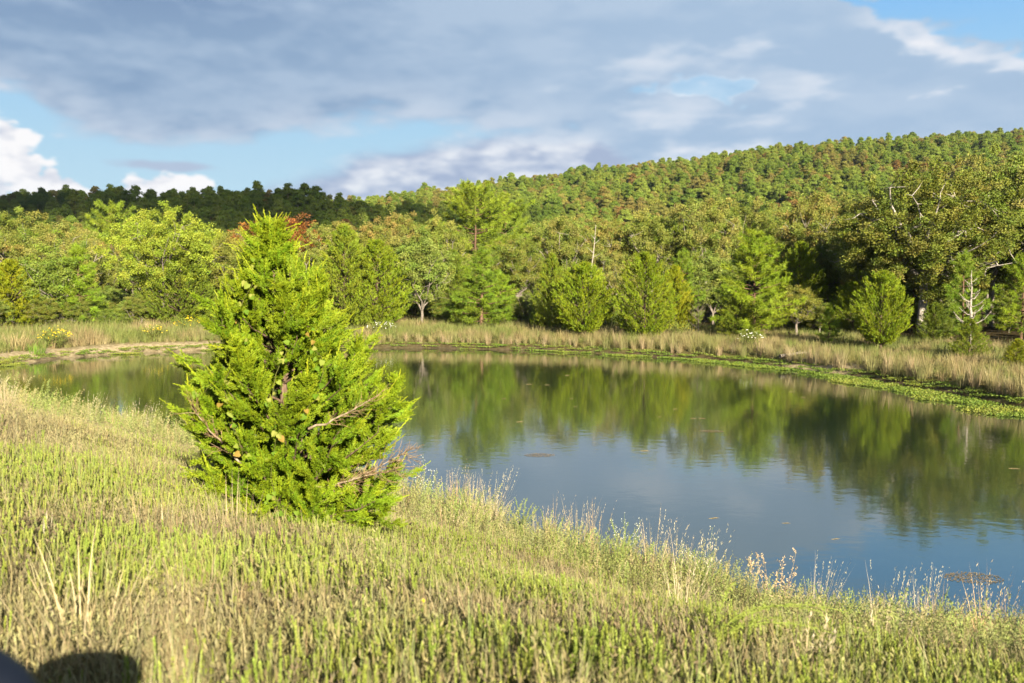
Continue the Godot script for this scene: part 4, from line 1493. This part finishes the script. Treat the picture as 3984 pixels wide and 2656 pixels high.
func make_protos() -> void:
	var cone := [0.0, 0.80, 0.12, 1.0, 0.35, 0.92, 0.6, 0.66, 0.8, 0.40, 0.93, 0.18, 1.0, 0.04]
	var round_ := [0.0, 0.55, 0.15, 0.92, 0.35, 1.0, 0.6, 0.86, 0.8, 0.58, 0.93, 0.28, 1.0, 0.06]
	var tall := [0.0, 0.85, 0.2, 1.0, 0.45, 0.82, 0.7, 0.52, 0.88, 0.26, 1.0, 0.05]
	proto.cedar0 = build_cedar(5.0, 3.6, 0.15, cone, lin(0.160, 0.180, 0.014), 147, 36)
	proto.cedar1 = build_cedar(5.5, 4.2, 0.1, cone, lin(0.100, 0.132, 0.020), 170, 36)
	proto.cedar2 = build_cedar(6.0, 4.2, 0.1, tall, lin(0.125, 0.160, 0.020), 170, 36)
	proto.cedar3 = build_cedar(5.6, 4.3, 0.1, round_, lin(0.125, 0.165, 0.013), 170, 36)
	proto.cedar4 = build_cedar(5.0, 4.3, 0.55, round_, lin(0.135, 0.178, 0.013), 162, 36)
	var young := [0.0, 0.9, 0.15, 1.0, 0.4, 0.78, 0.7, 0.45, 1.0, 0.12]
	var old := [0.0, 0.55, 0.2, 0.8, 0.45, 1.0, 0.7, 0.85, 0.88, 0.6, 1.0, 0.25]
	proto.pine0 = build_pine(4.6, 3.0, 0.6, young, lin(0.135, 0.200, 0.022), 0.42, 0.9)
	proto.pine1 = build_pine(6.2, 3.6, 0.8, young, lin(0.110, 0.165, 0.022), 0.50)
	proto.pine2 = build_pine(12.0, 8.0, 3.2, old, lin(0.155, 0.205, 0.028), 0.75, 1.35, 0.9)
	proto.pine3 = build_pine(10.0, 7.0, 2.4, old, lin(0.135, 0.182, 0.026), 0.75, 1.3, 0.9)
	proto.pine4 = build_pine(6.8, 5.4, 0.9, [0.0, 0.85, 0.15, 1.0, 0.4, 0.86, 0.65, 0.6, 0.85, 0.36, 1.0, 0.1], lin(0.145, 0.198, 0.020), 0.52, 1.05)
	var grey := lin(0.30, 0.27, 0.24)
	var pale := lin(0.36, 0.33, 0.29)
	proto.oak0 = build_broad(9.0, 6.6, 0.26, [lin(0.145, 0.165, 0.046), lin(0.118, 0.145, 0.034), lin(0.180, 0.172, 0.064)], pale, 235, 14, 7)
	proto.oak1 = build_broad(9.0, 6.6, 0.24, [lin(0.105, 0.140, 0.026), lin(0.125, 0.150, 0.034), lin(0.145, 0.152, 0.044)], grey, 245, 14, 7)
	proto.oak2 = build_broad(9.0, 6.2, 0.28, [lin(0.170, 0.165, 0.056), lin(0.195, 0.152, 0.062), lin(0.130, 0.148, 0.036)], pale, 235, 14, 7, {"bare": 0.2})
	proto.oak3 = build_broad(9.0, 6.6, 0.26, [lin(0.138, 0.160, 0.042), lin(0.165, 0.174, 0.056), lin(0.112, 0.140, 0.030)], pale, 240, 14, 7)
	proto.bigoak = build_broad(10.7, 11.4, 0.30, [lin(0.100, 0.128, 0.022), lin(0.122, 0.140, 0.028), lin(0.140, 0.138, 0.038)], lin(0.55, 0.52, 0.48), 700, 16, 9, {"bare": 0.25, "trunk": 0.026, "skirt": 0.05, "cy": 0.54, "ry": 0.50})
	proto.sweet0 = build_broad(9.2, 9.4, 0.20, [lin(0.180, 0.225, 0.032), lin(0.205, 0.240, 0.040), lin(0.155, 0.205, 0.028)], grey, 380, 15, 12, {"stems": 3, "lean": Vector3(0.5, 0, 0), "trunk": 0.014, "skirt": 0.16, "ry": 0.44})
	proto.elm0 = build_broad(7.5, 5.0, 0.22, [lin(0.140, 0.148, 0.036), lin(0.160, 0.155, 0.042)], grey, 130, 12, 6, {"bare": 0.4, "skirt": 0.1})
	proto.elm1 = build_broad(6.5, 3.6, 0.30, [lin(0.110, 0.160, 0.030), lin(0.130, 0.170, 0.038)], pale, 130, 12, 6, {"trunk": 0.012, "skirt": 0.12, "ry": 0.45})
	proto.elm2 = build_broad(8.6, 7.4, 0.2, [lin(0.170, 0.175, 0.055), lin(0.190, 0.175, 0.065)], pale, 150, 11, 9, {"bare": 0.5, "skirt": 0.1})
	proto.elm3 = build_broad(7.6, 6.0, 0.16, [lin(0.135, 0.180, 0.048), lin(0.165, 0.195, 0.066), lin(0.115, 0.160, 0.036)], grey, 260, 14, 7, {"trunk": 0.017, "skirt": 0.13, "cy": 0.56, "ry": 0.46})
	proto.rust0 = build_broad(9.4, 4.6, 0.3, [lin(0.200, 0.085, 0.032), lin(0.165, 0.075, 0.032), lin(0.225, 0.110, 0.045)], grey, 140, 13, 6)
	proto.rust1 = build_broad(9.4, 3.8, 0.3, [lin(0.190, 0.075, 0.030), lin(0.160, 0.070, 0.032)], grey, 120, 13, 6)
	proto.bare0 = build_bare(3.8, 2.3, lin(0.30, 0.26, 0.22))
	proto.snag = build_snag()
	proto.pole = build_pole()

func plant(kind: String, at: Vector3, h: float, w: float, label: String, group := "") -> Node3D:
	var called: String = {"cedar": "cedar_tree", "pine": "pine_tree", "oak": "oak_tree", "bigoak": "oak_tree", "sweet": "sweetgum_tree", "elm": "elm_tree", "rust": "rusty_oak_tree", "bare": "bare_sapling", "snag": "dead_cedar", "pole": "dead_tree"}[kind.rstrip("0123456789")]
	var d: Dictionary = proto[kind]
	var o := thing(called, label, "tree", at, 0.0 if kind == "pole" else rf(0, TAU), group)
	for p in d.parts: part(p[0], p[1], p[2], o)
	var sy: float = h / d.h
	var sx: float = clampf(w / d.w, 0.7 * sy, 1.45 * sy)
	o.scale = Vector3(sx, sy, sx)
	return o

func build_trees() -> void:
	make_protos()
	var rows := [
		["cedar0", -33.9, 63.6, 5.0, 6.2, "olive yellow cedar at the left edge of the photo, behind the meadow"],
		["elm1", -31.6, 64.2, 6.3, 4.2, "slim leafy sapling with a pale straight trunk beside the left edge cedar"],
		["pine0", -30.2, 65.5, 6.1, 4.1, "young bright green pine between the pale sapling and the broad yellow green tree"],
		["sweet0", -26.0, 68.4, 9.4, 9.8, "broad yellow green tree with leaning grey trunks, largest on the left bank"],
		["cedar1", -24.1, 68.2, 6.5, 6.3, "dark olive cedar standing in front of the broad yellow green tree"],
		["elm2", -36.9, 78.0, 9.0, 7.9, "sparse pale tree with bare grey twigs behind the young pine on the left"],
		["oak1", -42.9, 82.0, 10.2, 7.2, "dull green round tree behind the left edge cedar"],
		["elm0", -22.8, 76.0, 7.9, 5.3, "thin brownish green tree between the dark olive cedar and the big front cedar"],
		["rust0", -24.3, 90.0, 10.0, 7.1, "rust brown tree whose crown shows beside the tip of the front cedar"],
		["rust1", -19.7, 88.0, 10.1, 6.1, "narrower rust red tree to the right of the front cedar's tip"],
		["cedar2", -12.1, 67.9, 7.9, 6.0, "tall light olive cedar just behind the front cedar's right shoulder"],
		["cedar3", -9.9, 68.6, 6.8, 5.4, "dense dark yellow green cedar to the left of the silvery leafed tree"],
		["elm3", -6.8, 70.9, 7.6, 6.4, "silvery green leafy tree with a short pale trunk on the far bank"],
		["oak0", -15.7, 84.0, 9.5, 6.2, "pale olive oak peeping over the tall light olive cedar"],
		["oak2", -12.5, 86.0, 9.7, 5.9, "tan tinged oak behind the dense dark yellow green cedar"],
		["oak3", -6.4, 84.0, 9.9, 6.6, "grey tan oak behind and right of the silvery leafed tree"],
		["pine2", -3.6, 92.0, 12.1, 9.3, "tallest bright green pine with a layered crown above the oaks"],
		["pine3", -0.5, 96.0, 10.5, 8.8, "wide pine leaning on the right of the tallest bright pine"],
		["pine1", -2.2, 68.0, 6.3, 4.7, "mid height pine below the tallest bright pine"],
		["cedar1", -3.1, 69.3, 3.9, 3.5, "small pointed cedar in the gap right of the silvery leafed tree"],
		["pine0", -0.8, 70.5, 4.2, 3.2, "small young pine on a thin trunk between pointed cedar and bare sapling"],
		["bare0", 1.6, 68.9, 3.8, 2.7, "bare grey sapling with thin upswept twigs on the far bank"],
		["oak1", 0.5, 76.0, 7.6, 6.0, "sparse grey oak behind the bare sapling"],
		["oak0", 4.2, 80.0, 9.8, 7.0, "pale grey oak behind the left of the twin round cedars"],
		["cedar2", 2.8, 66.0, 5.7, 3.4, "dull cedar half hidden left behind the round bright cedar"],
		["cedar4", 4.7, 61.6, 5.2, 4.5, "round bright green cedar, left one of the twin cedars at the water"],
		["oak2", 8.3, 82.0, 9.8, 6.4, "tan brown oak behind the leaning dead pole"],
		["pole", 6.2, 74.0, 7.8, 1.0, "leaning dead white pole rising among the tan oaks"],
		["cedar3", 8.4, 59.5, 5.7, 4.3, "pointed bright cedar, right one of the twin cedars at the water"],
		["cedar0", 10.8, 62.3, 4.8, 3.0, "narrow yellow green cedar touching the right side of the twin cedars"],
		["oak3", 11.9, 80.0, 10.5, 7.0, "tan grey oak behind the right one of the twin cedars"],
		["pine1", 12.4, 68.0, 6.0, 3.0, "dark young pine between the twin cedars and the wide pine"],
		["bare0", 12.1, 60.7, 2.3, 1.7, "twiggy grey shrub in the shade left of the wide pine"],
		["oak0", 16.1, 78.0, 11.2, 7.5, "tan oak with pale crossing limbs left above the wide pine"],
		["oak1", 20.3, 80.0, 11.0, 7.0, "olive tan oak right behind the tip of the wide pine"],
		["pine4", 15.1, 58.3, 6.7, 5.8, "wide bright pine with tufted boughs reaching down to the grass"],
		["cedar2", 14.2, 58.4, 3.3, 3.9, "low yellow green cedar in front of the wide pine"],
		["oak2", 22.7, 72.0, 11.4, 6.3, "tan leafed oak with dark limbs at the edge of the dark wood"],
		["cedar3", 19.6, 64.0, 6.2, 3.8, "shaded dark cedar right of the wide pine"],
		["pine0", 17.9, 52.9, 2.5, 1.5, "small shaded pine on a thin trunk at the dark wood's edge"],
		["bigoak", 25.8, 59.0, 11.2, 14.1, "huge spreading oak with bare white limbs in the middle of its crown"],
		["oak3", 23.2, 62.0, 10.6, 4.8, "olive oak on the left shoulder of the huge oak"],
		["cedar4", 19.7, 50.0, 4.4, 3.3, "round cedar on a short pale trunk under the huge oak"],
		["pine1", 25.5, 53.0, 5.4, 2.7, "young pine with feathery top behind the dead white snag"],
		["snag", 23.3, 47.6, 4.2, 1.9, "dead white cedar snag with upcurved bare branches on the right bank"],
		["cedar2", 21.9, 44.8, 2.0, 3.5, "low dark cedar at the foot of the dead white snag"],
		["cedar0", 22.1, 40.9, 1.3, 1.8, "small bright cedar at the right edge of the photo near the rushes"],
		["oak1", 32.7, 64.0, 13.2, 7.6, "large olive oak at the right edge beyond the huge oak"],
		["oak0", 33.7, 60.0, 12.4, 8.3, "oak cut by the right edge of the photo"],
		["pine4", 28.8, 53.0, 4.9, 3.7, "dark green pine cut by the right edge, behind the low cedars"],
		["cedar1", 23.9, 53.0, 2.3, 2.7, "shaded cedar between the round cedar and the white snag"],
		["elm0", 18.2, 60.0, 3.5, 3.9, "shaded leafy tree at the dark wood's edge right of the wide pine"],
		["cedar3", 21.8, 60.0, 3.4, 3.3, "dark cedar hidden in the shade left of the round trunked cedar"],
		["pine3", 26.6, 62.0, 4.5, 4.0, "dark pine in the shade below the huge oak"],
		["elm3", 15.0, 70.0, 5.6, 5.5, "greyish leafy tree behind the left boughs of the wide pine"],
		["elm2", 8.2, 70.0, 6.0, 4.2, "grey leafy tree between and behind the twin cedars"],
		["oak2", -11.0, 95.0, 11.2, 6.6, "olive oak crown behind the silvery leafed tree"],
		["oak1", -20.4, 74.0, 6.8, 5.8, "leafy olive tree hidden behind the front cedar's left side"],
		["oak3", -16.3, 74.0, 6.8, 6.5, "leafy olive tree hidden behind the front cedar's right side"],
		["pine3", -42.4, 100.0, 10.8, 6.9, "pine crown behind the broad yellow green tree's left side"],
		["elm1", -25.7, 80.0, 7.7, 4.4, "leafy tree behind the dark olive cedar's right side"],
		["oak2", -39.9, 70.0, 7.9, 8.4, "tree cut by the left edge of the photo behind the olive cedar"],
	]
	for r in rows: plant(r[0], on(r[1], r[2], 0.08), r[3], r[4], r[5])

func two_tone(d: Dictionary) -> ArrayMesh:
	var m := ArrayMesh.new()
	for p in d.parts:
		m.add_surface_from_arrays(Mesh.PRIMITIVE_TRIANGLES, p[1].surface_get_arrays(0))
		m.surface_set_material(m.get_surface_count() - 1, p[2])
	return m

func build_wood() -> void:
	# between the front row and the hills: the woodland's mass
	var wood := Node3D.new()
	wood.name = "woodland"
	add_child(wood)
	tag(wood, "mixed oak and pine woodland filling in behind the trees along the far bank", "woodland", "", "stuff")
	var kinds := ["oak0", "oak1", "oak2", "oak3", "elm3", "pine3", "pine1", "cedar1", "cedar3"]
	var sets := {}
	for k in kinds: sets[k] = []
	var d := 66.0
	while d < 185.0:
		var x := -0.62 * d - 6.0
		while x < 0.62 * d + 8.0:
			var p := Vector2(x + rf(-1.8, 1.8), d + rf(-1.8, 1.8))
			x += 5.2
			var s := off(p.x, p.y)
			if s < 15.0 or (p.y < 79.0 and p.x < 18.0): continue
			var k: String = kinds[rng.randi() % kinds.size()]
			var hh := rf(6.0, 8.6) if p.y < 105.0 else rf(6.5, 9.5)
			if k.begins_with("cedar") or k == "pine1": hh *= 0.75
			var z: float = hh / proto[k].h
			var b := Basis(Vector3.UP, rf(0, TAU))
			sets[k].append(Transform3D(Basis(b.x * z * 1.05, b.y * z, b.z * z * 1.05), on(p.x, p.y, 0.1)))
		d += 5.2
	# brush that closes the dark space under the trees
	sets["elm1"] = []
	for i in 700:
		var p := Vector2(rf(-44, 34), rf(44, 90))
		var s := off(p.x, p.y)
		if near_bank(p.x, p.y) > 0.0 or s < 9.0 or s > 26.0: continue
		if p.x > 12.0 and (rng.randf() < 0.5 or s < 12.0): continue
		var z := rf(0.22, 0.42)
		var b := Basis(Vector3.UP, rf(0, TAU))
		var k: String = ["elm1", "elm3", "oak1"][i % 3]
		if k == "oak1": z *= 0.8
		sets[k].append(Transform3D(Basis(b.x * z * 1.4, b.y * z, b.z * z * 1.4), on(p.x, p.y, 0.25)))
	for k in sets:
		if sets[k].is_empty(): continue
		var cs := PackedColorArray()
		for i in sets[k].size(): cs.append(vary(Color(0.95, 0.95, 0.95), 0.14, 0.05))
		var o := many("trees", two_tone(proto[k]), null, sets[k], cs, wood)
		tag(o, "", "", "", "stuff")
	# the hills
	var far := {}
	far.pine0 = build_far("pine", lin(0.095, 0.140, 0.030))
	far.pine1 = build_far("pine", lin(0.115, 0.155, 0.034))
	far.pine2 = build_far("pine", lin(0.140, 0.170, 0.040))
	far.oak0 = build_far("oak", lin(0.140, 0.148, 0.045))
	far.oak1 = build_far("oak", lin(0.165, 0.160, 0.055))
	far.oak2 = build_far("oak", lin(0.155, 0.132, 0.052))
	far.rust0 = build_far("oak", lin(0.145, 0.092, 0.040))
	var spots := []
	d = 185.0
	while d < 600.0:
		var x := -0.60 * d - 10.0
		var step := 3.7 if d < 330.0 else 3.4
		while x < 0.60 * d + 30.0:
			var p := Vector2(x + rf(-2.2, 2.2), d + rf(-2.2, 2.2))
			x += step
			var n := nz.get_noise_2d(p.x * 0.35, p.y * 0.35) + rf(-0.28, 0.28)
			var k := "pine%d" % (rng.randi() % 3)
			if n > 0.10: k = "oak%d" % (rng.randi() % 3)
			if rng.randf() < 0.018 + 0.035 * smooth(0.1, 0.4, n): k = "rust0"
			if p.y < 330.0 and p.x < 20.0 and rng.randf() < 0.7: k = "pine%d" % (rng.randi() % 2)
			spots.append([k, p.x, p.y, (rf(0.5, 0.98) * (1.0 if p.x > 30.0 or p.y > 340.0 else 0.92) + (0.28 if p.x > 30.0 or p.y > 340.0 else 0.12) * nz2.get_noise_2d(p.x * 1.3, p.y * 1.3)) * (1.0 if d < 330.0 else 0.86) * (0.92 if k.begins_with("oak") or k == "rust0" else 1.0)])
		d += step
	# those that the photograph shows: nothing nearer stands in the way
	var rise := {}
	var single := []
	var mass := {}
	for k in far: mass[k] = []
	for s in spots:
		var key := int(floor(s[1] / s[2] * 170.0))
		var y := high(s[1], s[2])
		var top: float = (y + 13.0 * s[3] - CAM_Y) / s[2]
		var seen: float = top - maxf(rise.get(key, 0.0), rise.get(key + 1, 0.0))
		if top > rise.get(key, -1.0): rise[key] = top
		var inside: bool = absf(s[1] / s[2]) < 0.55 and top > 0.055
		if inside and seen > 0.0015: single.append([seen * (3.0 if s[0] == "rust0" else 1.0), s, y])
		else: mass[s[0]].append([s, y])
	single.sort_custom(func(a, b): return a[0] > b[0])
	for i in range(290, single.size()): mass[single[i][1][0]].append([single[i][1], single[i][2]])
	var first := {}
	for i in mini(290, single.size()):
		var s: Array = single[i][1]
		var k: String = s[0]
		var called: String = {"pine": "hill_pine_tree", "oak": "hill_oak_tree", "rust": "hill_rusty_tree"}[k.rstrip("0123456789")]
		var o: Node3D
		if not first.has(k):
			o = part(called, far[k], M.far, self)
			first[k] = o
		else:
			o = first[k].duplicate()
			o.name = numbered(called)
			add_child(o)
		o.position = Vector3(s[1], single[i][2] - 0.3, -s[2])
		o.rotation.y = rf(0, TAU)
		o.scale = Vector3(rf(0.9, 1.15), rf(0.9, 1.06), rf(0.9, 1.15)) * s[3]
		var shade: bool = s[2] < 360.0 and s[1] < 25.0
		var where := "shaded left hill" if shade else "sunlit right hill"
		tag(o, {"pine": ("dark green pine" if shade else "green pine") + " in the wood on the ", "oak": "olive brown oak in the wood on the ", "rust": "rust brown tree among the green pines on the "}[k.rstrip("0123456789")] + where, "tree", "trees on the " + where)
	var hw := Node3D.new()
	hw.name = "hillside_wood"
	add_child(hw)
	tag(hw, "dense pine and oak wood covering both hills behind the pond", "woodland", "", "stuff")
	for k in mass:
		var xs := []
		var cs := PackedColorArray()
		for e in mass[k]:
			var s: Array = e[0]
			var b := Basis(Vector3.UP, rf(0, TAU))
			xs.append(Transform3D(Basis(b.x * s[3] * rf(0.85, 1.2), b.y * s[3] * rf(0.9, 1.08), b.z * s[3] * rf(0.85, 1.2)), Vector3(s[1], e[1] - 0.3, -s[2])))
			cs.append(vary(Color(0.95, 0.95, 0.95), 0.14, 0.06))
		tag(many("trees", far[k], M.far, xs, cs, hw), "", "", "", "stuff")
	print("hill ", spots.size(), " seen ", single.size())
